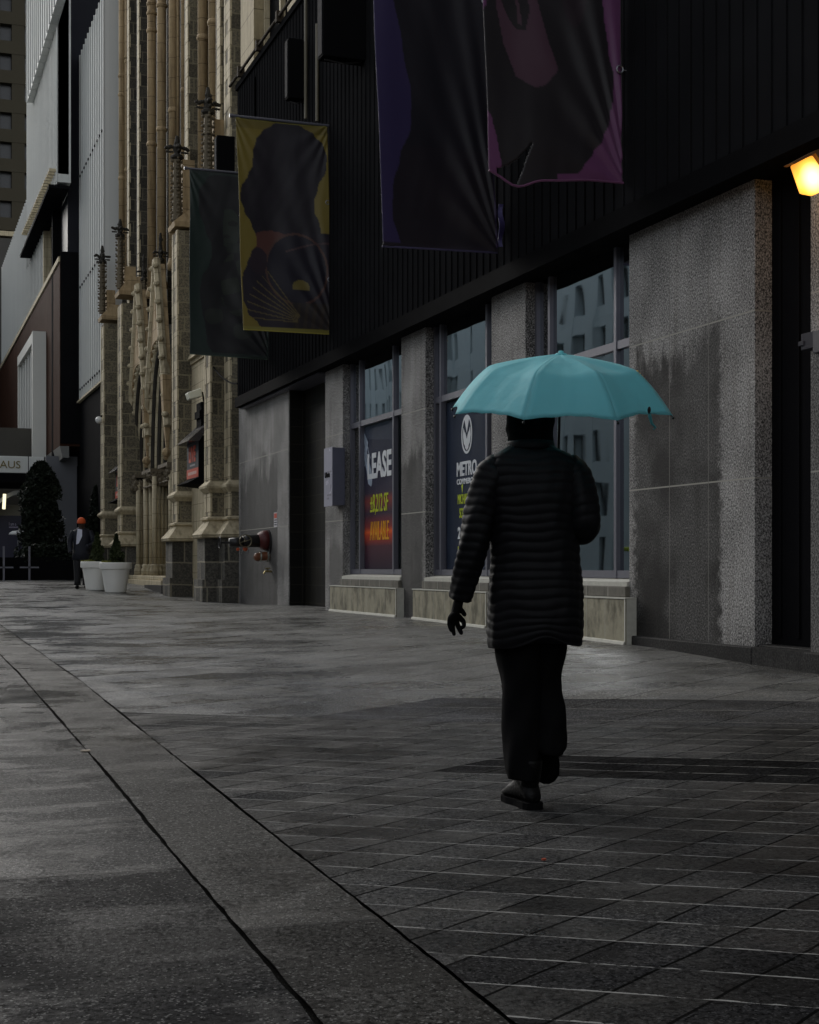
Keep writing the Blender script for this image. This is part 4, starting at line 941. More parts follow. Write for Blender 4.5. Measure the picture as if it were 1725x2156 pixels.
for i in range(5200):
    c = Vector((rnd.uniform(ats(50, 50)[0], p1), rnd.uniform(49.7, 50.6), rnd.uniform(g + .6, zt + rnd.uniform(-.15, .05)))); u = Vector((rnd.gauss(0, 1), rnd.gauss(0, 1), rnd.gauss(0, 1))).normalized(); v = u.orthogonal(); q = len(b.v)
    b.v += [tuple(c - u * .07), tuple(c + v * .035), tuple(c + u * .07), tuple(c - v * .035)]; b.f.append((q, q + 1, q + 2, q + 3))
part(b, 'hedge', M['holly'], hd)
for xw in (8, 62):
    p_, _ = ats(xw, 49); b = MB(); b.box(p_ - .03, p_ + .03, 49, 49.06, .4, zs(0, 1150, 49)); b.box(p_ - .3, p_ + .3, 49, 49.04, .95, 1.0)
    tag(b.build('barrier_post', M['alu']), 'slim grey barrier post at the far left, %s' % ('under the awning' if xw == 8 else 'before the dark hedge'), 'post')
def pot(x, yb_, ytop, wpx, Z, label, seed):
    t = (x - CX) / F; p = Z * (t * CT + ST); s = Z * (CT - t * ST); g = gz(s, p); r = wpx * Z / F / 2; h = (yb_ - ytop) * Z / F
    e = empty('planter_pot', (p, s, g), label, 'planter', 'white pots by the church')
    b = MB(); b.lathe(0, 0, [(r * .62, 0), (r * .66, .02), (r * .88, h * .77), (r * .9, h * .78), (r * .98, h * .785), (r * 1.0, h * .82), (r * 1.0, h * .98), (r * .97, h), (r * .88, h), (r * .86, h * .92)], 40)
    b.build('pot', plain('white_plastic_pot_%d' % seed, (.86, .85, .80), .5, .06, 2.5), e, smooth=True).modifiers.new('edge', 'EDGE_SPLIT')
    b = MB(); b.lathe(0, 0, [(.01, h * .9), (r * .88, h * .9), (r * .85, h * .88)], 24); b.build('soil', M['bark'], e)
    rc = r * .52; crown(.02, 0, h * .9, h * .9 + 52 * Z / F * 1.28, lambda f: rc * (1 - f) ** .75 + .01, 5200, .03, M['conifer'], 'conifer', seed, e)
    b = MB(); b.tube([(0, 0, h * .85), (0, 0, h * 1.6)], [.03, .01]); b.build('stem', M['bark'], e)
    crown(-r * .5, -.1, h * .92, h * 1.05, lambda f: r * .4, 260, .03, leafmat('yellow_trailing_leaves_%d' % seed, (.10, .11, .02), (.35, .35, .10)), 'trailing_plant', seed + 3, e)
    return e
pot(243.5, 1246.5, 1183, 67, 37.4, 'nearer round white pot with a pointed dwarf conifer', 11)
pot(203, 1242.5, 1182, 66, 38.2, 'farther round white pot, partly hidden behind its twin beside the standing person', 12)

# ------------------------------------------------------------------ wall fixtures on the storefront
pl = empty('wall_plaque', (D, sp(690, D), 2.4), 'pale lilac wall sign box with small black lettering beside the first window', 'sign')
pf = D - .22; sa_, sb_ = sp(682.5, pf), sp(699.5, pf); zt_, zb_ = zp(690, 943, pf), zp(690, 1066, pf)
b = MB(); b.box(pf, pf + .006, sb_ - .002, sa_, zb_, zt_); part(b, 'face', plain('lilac_sign_face', (.48, .47, .55), .25, .1, 3), pl)
b = MB(); b.box(pf + .0062, D - .0, sb_, sa_ - .02, zb_ + .01, zt_ - .01); part(b, 'case', plain('blue_grey_sign_case', (.11, .115, .16), .4), pl, bevel=.004)
def plq(body, xl, xr, yt, yb_, bold=0.02):
    o = wall_text('lettering', body, sp(xl, pf - .004), zp(xl, yb_, pf - .004), sp(xl, pf) - sp(xr, pf), zp(xl, yt, pf) - zp(xl, yb_, pf), pf - .003, M['black'], pl, bold); o.matrix_parent_inverse = Matrix.Translation(-Vector(pl.location))
plq('UArts', 684, 694.5, 995, 1007, .04)
b = MB()
for xl, xr, yt, yb_ in ((690, 698, 992, 996), (696, 697.5, 1020, 1030), (689, 697.5, 1041, 1045), (688.5, 693, 1048, 1052)): b.box(pf - .003, pf, sp(xr, pf), sp(xl, pf), zp(xl, yb_, pf), zp(xl, yt, pf))
part(b, 'small_wording', plain('faded_wording', (.22, .21, .25), .6, .5, 60), pl)
st = empty('warning_sticker', (D, sp(580, D), 1.9), 'small white notice with red heading above the standpipe valves', 'sticker')
b = MB(); b.box(D - .006, D, sp(584.5, D), sp(577.5, D), zp(580, 1110, D), zp(580, 1079, D)); part(b, 'sheet', plain('white_notice', (.6, .58, .6), .5), st)
b = MB(); b.box(D - .009, D - .006, sp(583.8, D), sp(578.2, D), zp(580, 1091, D), zp(580, 1081, D)); part(b, 'red_heading', M['red_text'], st)
b = MB()
for q in range(3): b.box(D - .009, D - .006, sp(583.5, D), sp(578.5, D), zp(580, 1096 + q * 5, D), zp(580, 1094 + q * 5, D))
part(b, 'text_lines', M['navy'], st)
# fire standpipe connection
sF = sp(566, D); zF = zp(566, 1143, D)
fd = empty('standpipe_valve', (D, sF, zF), 'red and black fire department valve with handwheels on the far granite pier', 'fire valve')
M['red_iron'] = plain('dark_red_iron', (.085, .014, .012), .5, .3, 14); M['dark_iron'] = plain('black_iron', (.018, .017, .017), .38, .3, 14)
M['brass'] = plain('worn_brass', (.32, .26, .12), .35, .25, 20, metal=.8)
b = MB(); n = 20
b.rings([[(x, .26 * math.cos(2 * math.pi * k / n), .26 * math.sin(2 * math.pi * k / n) + .0) for k in range(n)] for x in (0, -.03)]); b.build('wall_plate', M['dark_iron'], fd)
b = MB(); b.tube([(0, .02, .05), (-.12, .02, .05), (-.2, .02, .04)], [.21, .19, .15], 16); b.build('body', M['red_iron'], fd, smooth=True)
b = MB(); b.tube([(-.18, .02, .04), (-.42, .06, .03), (-.5, .06, .02)], [.13, .12, .13], 14); b.tube([(-.5, .06, .02), (-.78, .06, .0)], [.10, .09], 14); b.build('outlet', M['dark_iron'], fd, smooth=True)
b = MB(); b.tube([(-.78, .06, 0), (-.98, .06, 0)], .022, 8); b.tube([(-.97 + .0, .06 + .11 * math.cos(a), .11 * math.sin(a)) for a in [2 * math.pi * k / 14 for k in range(14)]], .014, 6, closed=True); b.build('handwheel', M['dark_iron'], fd)
b = MB(); b.tube([(-.5 + .12 * math.cos(a), -.14, .03 + .12 * math.sin(a)) for a in [2 * math.pi * k / 18 for k in range(18)]], .013, 6, closed=True)
for a in (0.3, 1.87, 3.44): b.tube([(-.5, -.14, .03), (-.5 + .12 * math.cos(a), -.14, .03 + .12 * math.sin(a))], .01, 6)
b.tube([(-.5, 0, .03), (-.5, -.15, .03)], .02, 6); b.build('handwheel', plain('worn_wheel', (.16, .14, .09), .35, .2, 20, metal=.5), fd)
b = MB(); b.ball((-.62, .0, -.13), .035); b.ball((-.48, -.03, -.12), .05); b.build('red_cap', plain('orange_cap', (.5, .09, .03), .5), fd)
b = MB(); b.tube([(-.62, 0, -.15), (-.6, 0, -.28), (-.55, 0, -.2), (-.5, 0, -.13)], .006, 5); b.tube([(-.47, 0, -.15), (-.44, 0, -.26), (-.4, 0, -.13)], .006, 5); b.build('chain', M['dark_iron'], fd)
b = MB(); b.tube([(0, -.05, -.26), (-.22, -.05, -.27)], [.09, .085], 12); b.ball((-.24, -.05, -.28), .085); b.build('lower_outlet', plain('rusty_outlet', (.17, .06, .025), .4), fd)
b = MB(); b.tube([(-.02, -.05, -.26), (-.06, -.05, -.26)], .115, 16); b.tube([(-.17, -.05, -.27), (-.2, -.05, -.27)], .105, 14); b.build('chrome_ring', plain('chrome_ring', (.6, .62, .55), .22, .1, 9, metal=.9), fd)
hb2 = empty('hose_tap', (D, sp(572, D), zp(572, 1203, D)), 'small brass hose tap low on the far granite pier', 'tap')
b = MB(); b.tube([(0, 0, 0), (-.13, 0, 0), (-.16, 0, -.05)], .022, 8); b.build('spout', M['brass'], hb2); b = MB(); b.tube([(-.08, 0, 0), (-.08, 0, .06)], .012, 6); b.tube([(-.08 - .05, 0, .06), (-.03, 0, .06)], .014, 6); b.build('tap_handle', M['brass'], hb2)
# wall lamp at the near door
sL = 9.62
wl = empty('wall_lamp', (D, sL, 4.0), 'glowing amber wedge-shaped wall lamp above the near doorway', 'lamp')
hx = lambda x, y, s: (ats(x, s)[0], s, zs(x, y, s))
def lampbox(xy, s0, s1): return [hx(x + 6, y, s0) for x, y in xy], [(hx(x + 6, y, s0)[0], s1, hx(x + 6, y, s0)[2]) for x, y in xy]
b = MB(); b.rings(list(lampbox([(1668, 345), (1706, 326), (1737, 372), (1748, 392), (1712, 409), (1688, 404)], sL, sL + .07))); lm = N('amber_lit_lens'); g = lm.pos(); cpos = hx(1712, 374, sL)
vd = lm.n('ShaderNodeVectorMath', operation='DISTANCE'); lm.put(vd.inputs[0], g.outputs['Position']); lm.put(vd.inputs[1], cpos)
lm.put(lm.b.inputs['Emission Color'], lm.ramp(vd.outputs['Value'], [(.0, (1, .80, .48)), (.08, (1, .68, .26)), (.13, (1, .42, .05)), (.22, (.9, .25, .02))])); lm.put(lm.b.inputs['Emission Strength'], lm.ramp(vd.outputs['Value'], [(0, 1.0), (.11, .75), (.17, .42), (.3, .3)])); lm.set(col=(.3, .18, .05))
lk = lm.b.inputs['Emission Strength'].links[0].from_socket; lm.put(lm.b.inputs['Emission Strength'], lm.math('MULTIPLY', lk, 2.2))
part(b, 'lens', lm.m, wl, bevel=.012)
b = MB(); b.rings(list(lampbox([(1660, 343), (1712, 316), (1790, 290), (1790, 402), (1742, 372), (1712, 322), (1668, 345)], sL - .012, sL + .09))); part(b, 'housing', plain('bronze_lamp_housing', (.10, .06, .03), .45), wl)
ld = bpy.data.lights.new('amber_glow', 'POINT'); ld.energy = 3.5; ld.color = (1, .5, .12); ld.shadow_soft_size = .12
lo_ = bpy.data.objects.new('amber_glow', ld); C.objects.link(lo_); lo_.location = hx(1690, 425, sL - .12)
ub = empty('meter_box', (D - .1, 9.7, 2.4), 'grey electrical box clamped to the edge of the near granite pier', 'electrical box')
b = MB(); pm = D - .10; b.box(D - .12, D, 9.35, sp(1716, D - .1), zp(1716, 751, D), zp(1716, 705, D)); part(b, 'box', plain('grey_meter_enamel', (.05, .05, .06), .6), ub, bevel=.006)
b = MB(); b.box(D - .09, D, sp(1716, D - .1), sp(1707, D), zp(1710, 738, D), zp(1710, 704, D)); b.box(D - .1, D - .02, sp(1714, D) - .0, sp(1703, D), zp(1710, 729, D), zp(1710, 719, D)); part(b, 'latch', plain('dull_latch', (.05, .05, .06), .7, spec=.1), ub, bevel=.004)
# black boxes on the cladding
def pbox(x0, x1, x2, s, yt, yb_, label):
    pn = ats(x1, s)[0]; e = empty('speaker_box', (PC, s, zs(x1, yb_, s)), label, 'box', 'black boxes fixed to the ribbed cladding')
    sb2 = min(sp(x0, pn), s + 1.2); b = MB(); b.box(pn, PC, s, sb2, zs(x1, yb_, s), zs(x1, yt, s)); part(b, 'case', M['black'], e, bevel=.02)
    b = MB(); b.box(pn - .01, pn, s + .03, sb2 - .03, zs(x1, yb_, s) + .04, zs(x1, yt, s) - .04); part(b, 'front_grille', plain('grey_grille_%d' % x0, (.016, .016, .019), .8, spec=.05), e)
    b = MB(); b.tube([(PC - .05, s + .1, zs(x1, yb_, s)), ((PC + pn) / 2, s + .05, zs(x1, yb_ + 10, s)), (pn + .05, s + .08, zs(x1, yb_ + 4, s))], .012, 6); part(b, 'loose_wire', M['dark_iron'], e)
pbox(600, 607, 668, 24.7, 78, 205, 'middle black box on the ribbed cladding, above the yellow banner')
pbox(545, 552, 600, 28.4, 155, 270, 'far black box on the ribbed cladding, left of and lower than the middle one')
pbox(669, 680, 745, 21.3, -60, 116, 'near black box at the top of the ribbed cladding, right of the middle one')
pbox(452, 457, 498, 30.4, 283, 420, 'black box at the far corner of the cladding, behind the green banner top')
for xw, yt, yb_, lab in ((644, -40, 250, 'slim brown strip for a reflecting metal edge on the black cladding above the yellow banner'), (668, 50, 255, 'slim pale strip for a second reflecting edge just right of the brown one, broken by a box')):
    s = sp(xw, PC - .06); b = MB(); b.tube([(PC - .06, s, zp(xw, yb_, PC - .06)), (PC - .06, s, min(zp(xw, yt, PC - .06), 11.6))], .03, 8); tag(b.build('edge_strip', plain('brown_edge_strip_%d' % xw, (.10, .085, .05), .5)), lab, 'pole')  # strips added for the bright reflecting edges of the cladding metal
# ------------------------------------------------------------------ banners on poles, square to the wall
def banner(s, xl0, xr0, xl1, xr1, yt, yb_, colf, label, bottom=None, fold=1.0, hole=None, seed=1, nx=100, ny=210, rough=.5, ztop=None, tr=0):
    """xl0,xr0 top corners, xl1,xr1 bottom corners (photo columns); hangs in the plane y=s"""
    rnd = random.Random(seed)
    P0, P1, P2, P3 = (ats(x, s)[0] for x in (xl0, xr0, xl1, xr1)); Z = ats((xl0 + xr0) / 2, s)[1]
    zt, zb = zy(yt, Z), zy(yb_, Z)
    t = empty('banner', (PC, s, zb), label, 'banner', 'cloth banners hung across the ribbed cladding')
    b = MB(); b.c = []; ph = [rnd.uniform(0, 6) for _ in range(8)]
    for j in range(ny + 1):
        v = j / ny
        for i in range(nx + 1):
            u = i / nx
            pl_, pr_ = P0 + (P2 - P0) * v, P1 + (P3 - P1) * v
            edge = .02 * math.sin(v * 7 + ph[0]) * v * (1 - v) * 2
            x = pl_ + (pr_ - pl_) * u + edge * (1 - u)
            z = zt + (zb - zt) * v
            if bottom: z += bottom(u) * v ** 6 * (Z / F)
            d_ = .022 * math.sin(u * 5 + ph[1] + v * 2.2) * (.3 + .7 * v) + .005 * math.sin(u * 16 + ph[2] + 3 * v) * (.4 + .6 * math.sin(v * 3.1))
            d_ += .0008 * math.sin(u * 41 + 9 * math.sin(v * 6 + ph[6])) * math.sin(v * 23 + ph[7] + u * 5); d_ += .05 * math.sin(math.pi * u) * math.sin(v * 2.4 + .3)
            g_ = (1 - u) - (1 - v) * 1.0                 # folds fanning out of the lower right corner
            a = math.atan2(1.02 - v, 1.05 - u); rr = math.hypot(1.05 - u, (1.02 - v) * 2.2)
            d_ += .020 * math.sin(a * 22 + ph[3]) * math.exp(-rr * 1.3) * min(1, rr * 4)
            a = math.atan2(v + .02, 1.05 - u); rr = math.hypot(1.05 - u, (v) * 2.2)
            d_ += .012 * math.sin(a * 20 + ph[4]) * math.exp(-rr * 3.4)
            a = math.atan2(v + .02, u + .04); rr = math.hypot(u, v * 2.2)
            d_ += .012 * math.sin(a * 18 + ph[5]) * math.exp(-rr * 3.2)
            b.v.append((x, s + d_ * fold, z)); b.c.append(tuple(q * ((.32 if seed in (3, 4) else .36) if max(colf(u, v)) < .095 else .74) for q in colf(u, v)))
    for j in range(ny):
        for i in range(nx):
            u, v = (i + .5) / nx, (j + .5) / ny
            if hole and hole(u, v): continue
            k = j * (nx + 1) + i; b.f.append((k, k + 1, k + nx + 2, k + nx + 1))
    o = part(b, 'cloth', printed('banner_cloth_%d' % seed, rough), t, smooth=True)
    so_ = o.modifiers.new('thickness', 'SOLIDIFY'); so_.thickness = .003
    b = MB(); b.tube([(P0 - .09, s, zt), (PC + .02, s, zt)], .022, 10); b.tube([(P0 - .1, s, zt), (P0 - .04, s, zt)], .032, 10); part(b, 'pole', M['alu'], t)
    b = MB(); hem = [(P2 + (P3 - P2) * u, s + .0, zb + (bottom(u) * Z / F if bottom else 0) - .006) for u in [q / 24 for q in range(25)]]; b.tube(hem, .012, 6); part(b, 'hem_rod', M['hem%d' % seed] if 'hem%d' % seed in M else M['black'], t)
    for vq in (.37, .74):
        zq = zt + (zb - zt) * vq; xq = P1 + (P3 - P1) * vq
        if zq < 8.8:
            b = MB(); b.tube([(xq - .03 + .035 * math.cos(a), s - .01, zq + .035 * math.sin(a)) for a in [k * .63 for k in range(10)]], .008, 6, closed=True); b.tube([(xq, s, zq), (xq + .06, s - .02, zq - .01), (xq + .13, s, zq - .14), (max(PC, xq + .13) + .02, s, zq - .18)], .006, 5); part(b, 'tie', M['steel'], t)
    return t
def curve_in(tab, v): return lerp_tab(tab, v)
YL = [(0, .52), (.02, .40), (.06, .28), (.10, .215), (.16, .175), (.22, .165), (.27, .11), (.33, .03), (.38, .01), (.44, .055), (.50, .13), (.555, .18), (.59, .19), (.64, .12), (.68, .08), (.75, .02), (.85, .01), (.92, .06), (.97, .17), (1, .26)]
YR = [(0, .56), (.02, .73), (.05, .85), (.10, .95), (.15, .985), (.22, .97), (.30, .88), (.38, .83), (.42, .835), (.47, .88), (.52, .90), (.525, 1.01), (1, 1.01)]
rn_ = random.Random(5); rays = [(-.68 + .085 * i, rn_.uniform(.5, .9)) for i in range(8)]
def yellow_c(u, v):
    Y = (.27, .20, .03)
    Y = tuple(c * (1.0 - .25 * (v < .05)) for c in Y)
    if v > .985 or v < .012 : return (.30, .26, .05)
    if not (curve_in(YL, v) < u < curve_in(YR, v)): return Y
    if v < .515 + .04 * abs(u - .55): 
        st = .5 + .5 * math.sin(u * 60 + 3 * math.sin(v * 5)); return (.026 + .006 * st, .019 + .002 * st, .032 + .006 * st)
    # generic figure: ruddy arcs, dark cloth, a fan of thin gold lines
    c = (.040, .026, .048)
    if (u - .35) ** 2 / .05 + (v - .58) ** 2 / .0032 < 1: c = (.13, .045, .035)
    e = (u - .62) ** 2 / .12 + (v - .70) ** 2 / .03
    if .88 < e < 1: c = (.12, .055, .04)
    elif e <= .88: c = (.026, .02, .045)
    if abs(v - (.60 + .03 * math.sin(u * 5))) < .004 and u > .5: c = (.10, .05, .05)
    if (u - .2) ** 2 / .01 + (v - .67) ** 2 / .004 < 1: c = (.06, .03, .05)
    if (u - .66) ** 2 / .009 + (v - .785) ** 2 / .0012 < 1 and v < .80: c = (.22, .17, .04)
    if v > .86 and u > .55: c = (.09, .06, .04) if math.sin(u * 70 + v * 30) > .2 else (.05, .035, .035)
    dx, dv = u - .68, (v - .955) * 2.27
    rr = math.hypot(dx, dv); a = math.atan2(-dv, -dx)
    for k in range(8):
        if abs(a - (.05 + .13 * k)) * rr < .006 and .08 < rr < .66: return (.15, .11, .04)
    return c
GL = [(0, .45), (.04, .22), (.12, .115), (.22, .12), (.32, .20), (.40, .28), (.45, .29), (.50, .26), (.58, .16), (.66, .13), (.75, .16), (.85, .2), (.93, .22), (1, .3)]
def green_c(u, v):
    G = (.035, .075, .062)
    if v < .02 or v > .985: return (.05, .08, .07)
    if u < curve_in(GL, v) or (v < .05 and u > .6) or u > .97: return G
    c = (.020, .020, .026)
    if (u - .50) ** 2 / .022 + (v - .30) ** 2 / .011 < 1 and u > .42 + .2 * abs(v - .3): c = (.055, .075, .055)   # plain pale oval of a head
    if (u - .55) ** 2 / .004 + (v - .275) ** 2 / .0002 < 1: c = (.02, .025, .02)
    if (u - .47) ** 2 / .002 + (v - .345) ** 2 / .0001 < 1: c = (.03, .035, .03)
    if abs(u - .56) < .09 and .38 < v < .43: c = (.04, .055, .042)
    if (u - .62) ** 2 / .06 + (v - .60) ** 2 / .03 < 1 and math.sin(u * 17 + v * 29) + math.sin(v * 41 - u * 9) > .1: c = (.05, .065, .045)
    if .74 < v < .93 and math.sin(u * 13 + v * 21) + math.sin(u * 7 - v * 33) > .7: c = (.05, .062, .05)
    return c
PL = [(0, .06), (.35, .16), (.52, .25), (.62, .31), (.70, .29), (.78, .18), (.85, .11), (.92, .09), (1, .16)]
def purple_c(u, v):
    if v > .99: return (.05, .035, .06)
    if u < curve_in(PL, v): return (.045, .03, .12)
    if u > .985: return (.05, .03, .10)
    return (.020, .016, .034) if v < .75 else (.030, .018, .036)
ML = [(0, .1), (.45, .13), (.55, .12), (.62, .03), (.66, -.02), (.86, -.02), (.88, .03), (.93, .07), (.98, .1), (1, .12)]
MR = [(0, .80), (.45, .86), (.60, .87), (.70, .905), (.76, .95), (.80, .935), (.86, .91), (.90, .86), (.94, .78), (.97, .70), (1, .62)]
def magenta_c(u, v):
    Mg = (.19, .055, .17)
    if u > curve_in(MR, v) or (u < curve_in(ML, v)) or (v > .987 and u > .5): return Mg
    hx_, hy_ = (u, (v - .48) * 2.2)
    # an open hand seen from the wrist, printed in dull rose
    def inpoly(pts, x, y):
        k = False; j = len(pts) - 1
        for i in range(len(pts)):
            if (pts[i][1] > y) != (pts[j][1] > y) and x < (pts[j][0] - pts[i][0]) * (y - pts[i][1]) / (pts[j][1] - pts[i][1]) + pts[i][0]: k = not k
            j = i
        return k
    if inpoly([(.10, .44), (.13, .615), (.19, .655), (.24, .675), (.30, .675), (.335, .63), (.315, .56), (.335, .535), (.37, .57), (.42, .64), (.47, .70), (.53, .755), (.44, .79), (.36, .80), (.22, .775), (.14, .71), (.09, .62)], u, v): return (.105, .045, .075)
    if inpoly([(.235, .40), (.26, .40), (.255, .60), (.28, .665), (.245, .66), (.235, .58)], u, v): return (.10, .045, .07)
    if (u - .66) ** 2 / .012 + (v - .52) ** 2 / .018 < 1 and u > .55: return (.055, .024, .042)
    return (.028, .018, .028)
M['hem2'] = plain('yellow_hem', (.34, .29, .05), .6); M['hem1'] = plain('green_hem', (.05, .08, .06), .6); M['hem3'] = plain('violet_hem', (.07, .06, .13), .6); M['hem4'] = plain('magenta_hem', (.17, .06, .14), .6)
banner(27.4, 399, 566, 400, 565, 362, 752, green_c, 'dark green cloth banner with a dim figure, leftmost and lowest of the banners', seed=1, bottom=lambda u: 4 * (1 - u))
banner(23.3, 496, 689, 513, 701, 254, 697, yellow_c, 'olive yellow banner with a dark wavy silhouette, hung on a horizontal pole', seed=2)
banner(15.9, 775, 1012, 805, 1048, -330, 521, purple_c, 'long dark violet banner reaching lowest in front of the black cladding', seed=3, ny=260, bottom=lambda u: -3 + 5 * u)
def mg_hole(u, v):
    if not (.06 < u < .44) : return False
    top = .975 - .10 * min(1, (u - .06) / .38); bot = .995 - .0 - .02 * 0
    low = 1.001 - .0 - .16 * max(0, (u - .20) / .24) if u > .2 else 1.001
    return top + .012 < v < low
banner(12.9, 1000, 1303, 1030, 1313, -560, 368, magenta_c, 'dark plum banner with magenta edges and a torn lower hem', seed=4, ny=320, bottom=lambda u: -27 * math.exp(-((u - .20) / .13) ** 2) * (1 if u > .0 else 0) - 9 * math.exp(-((u - .45) / .2) ** 2), hole=mg_hole)
b = MB(); s = 15.9; b.v = []; n = 14
for i in range(n + 1):
    f = i / n; z = zs(1055, 430 + 90 * f, s); x0 = ats(1050, s)[0]; x1 = ats(1060 - 3 * math.sin(f * 9), s)[0]
    b.v += [(x0, s + .02 * math.sin(f * 9), z), (x1, s - .02 * math.sin(f * 7), z)]
for i in range(n): b.f.append((2 * i, 2 * i + 1, 2 * i + 3, 2 * i + 2))
o = b.build('cloth_strap', plain('violet_strap', (.06, .05, .16), .6)); so_ = o.modifiers.new('t', 'SOLIDIFY'); so_.thickness = .01
tag(o, 'short violet cloth strap hanging between the two large banners', 'strap')

# ------------------------------------------------------------------ the walking person with the umbrella
U0, YF, K = 1120.0, 1700.0, 507.0
PZ = 6.07; t_ = (U0 - CX) / F; pp, ps = PZ * (t_ * CT + ST), PZ * (CT - t_ * ST)
G0 = gz(ps, pp)
pe = empty('person', (pp, ps, G0), 'person seen from behind in a long black quilted coat, walking under a turquoise umbrella', 'person', rz=-TH)
def L(x, y, d=0.0): return Vector(((x - U0) / K, d, (YF - y) / K))
def pbuild(b, name, mat, par=pe, **k): return b.build(name, mat, par, **k)
def skin_obj(name, mat, joints, edges, radii, parent, sub=2):
    me = bpy.data.meshes.new(name); me.from_pydata([tuple(j) for j in joints], edges, []); me.materials.append(mat)
    o = bpy.data.objects.new(name, me); C.objects.link(o); o.parent = parent
    sk = o.modifiers.new('skin', 'SKIN'); sk.use_smooth_shade = True
    for i, r_ in enumerate(radii): me.skin_vertices[0].data[i].radius = (r_, r_) if not isinstance(r_, tuple) else r_
    me.skin_vertices[0].data[0].use_root = True
    su = o.modifiers.new('sub', 'SUBSURF'); su.levels = sub; su.render_levels = sub
    return o
# body under the clothes: one surface from pelvis to head, arms and legs
J = [L(1128, 1330, .05), L(1130, 1200, .05), L(1125, 1040, .03), L(1122, 965, .03), L(1119, 925, .03), L(1119, 880, .04), L(1119, 830, .05),
     L(1048, 985, .02), L(1004, 1120, -.02), L(968, 1262, .03), L(1205, 985, .02), L(1232, 1105, -.03), L(1190, 1118, .2),
     L(1096, 1350, .05), L(1098, 1490, .06), L(1108, 1640, .0), L(1156, 1350, .06), L(1156, 1470, .12), L(1160, 1570, .04)]
skin_obj('body', M['skin'], J, [(0, 1), (1, 2), (2, 3), (3, 4), (4, 5), (5, 6), (3, 7), (7, 8), (8, 9), (3, 10), (10, 11), (11, 12), (0, 13), (13, 14), (14, 15), (0, 16), (16, 17), (17, 18)],
         [.10, .10, .11, .06, .045, .06, .05, .04, .035, .024, .04, .035, .024, .05, .04, .025, .05, .035, .025], pe)
# face on the far side of the head
b = MB(); hc = L(1119, 868, .07); n = 18; rs = []
for i in range(15):
    th = math.pi * (i + .3) / 14.6; row = []
    for k in range(n):
        a = 2 * math.pi * k / n; x = .072 * math.sin(th) * math.cos(a); y = .088 * math.sin(th) * math.sin(a); z = -.115 * math.cos(th)
        if math.sin(a) > .9 and abs(z + .015) < .03: y += .022                 # nose
        if math.sin(a) > .7 and abs(z - .012) < .014 and .15 < abs(math.cos(a)) < .6: y -= .008   # eye hollows
        if math.sin(a) > .85 and abs(z + .052) < .012: y += .006               # lips
        row.append(hc + Vector((x, y, z)))
    rs.append(row)
b.rings(rs); b.ball(hc + Vector((.072, 0, -.01)), .022, 8, 6, (.5, 1, 1.5)); b.ball(hc + Vector((-.072, 0, -.01)), .022, 8, 6, (.5, 1, 1.5))
pbuild(b, 'face', M['skin'], smooth=True)
# quilted coat: torso
QP = .0392
def puff(z, amt): return amt * (abs(math.sin(math.pi * z / QP)) ** .7 - .6)
TT = [(932, 1071, 1168, .165), (938, 1069, 1170, .175), (943, 1062, 1177, .185), (951, 1047, 1196, .20), (962, 1032, 1214, .215), (980, 1026, 1222, .235), (1000, 1026, 1224, .25), (1045, 1028, 1224, .27), (1120, 1033, 1221, .265), (1180, 1034, 1223, .265), (1250, 1029, 1230, .30), (1310, 1027, 1231, .31), (1345, 1027, 1230, .31), (1366, 1029, 1227, .30)]
b = MB(); rs = []; n = 96; y = 933.0; rnd = random.Random(2)
while y <= 1366.01:
    xl = lin_tab([(a[0], a[1]) for a in TT], y); xr = lin_tab([(a[0], a[2]) for a in TT], y); dp = lin_tab([(a[0], a[3]) for a in TT], y)
    c = L((xl + xr) / 2, y, .04 - .03 * max(0, (1000 - y) / 70) * 0); hw = (xr - xl) / 2 / K; row = []
    for k in range(n):
        a = 2 * math.pi * k / n; ca, sa = math.cos(a), math.sin(a); e = .82
        ux = math.copysign(abs(ca) ** e, ca); uy = math.copysign(abs(sa) ** e, sa)
        zz = c.z + .006 * math.sin(2.2 * a) + .004 * math.sin(5 * a + c.z * 3)
        amt = .0045 * (1 + .15 * math.sin(a * 3 + c.z * 7)) if y > 952 else .003
        off = puff(zz + .0045 * math.sin(3.1 * zz * 9 + a) + .003 * math.sin(a * 6 + zz * 21), amt)
        wr = .0022 * math.sin(a * 7 + c.z * 9) + .001 * math.sin(a * 17 - c.z * 23)
        hemw = max(0, (y - 1290) / 76); u_ = ux
        arch = (.050 * math.exp(-((u_ - .18) / .45) ** 2) + .018 * (u_ > .55) * (u_ - .55)) * (1 if sa < .3 else .5)
        row.append(Vector((c.x + ux * (hw + off + wr), c.y + uy * (dp / 2 + off + wr), c.z + arch * hemw)))
    rs.append(row); y += 2.4
b.rings(rs, cap=True)
coat = pbuild(b, 'coat', M['coat'], smooth=True)
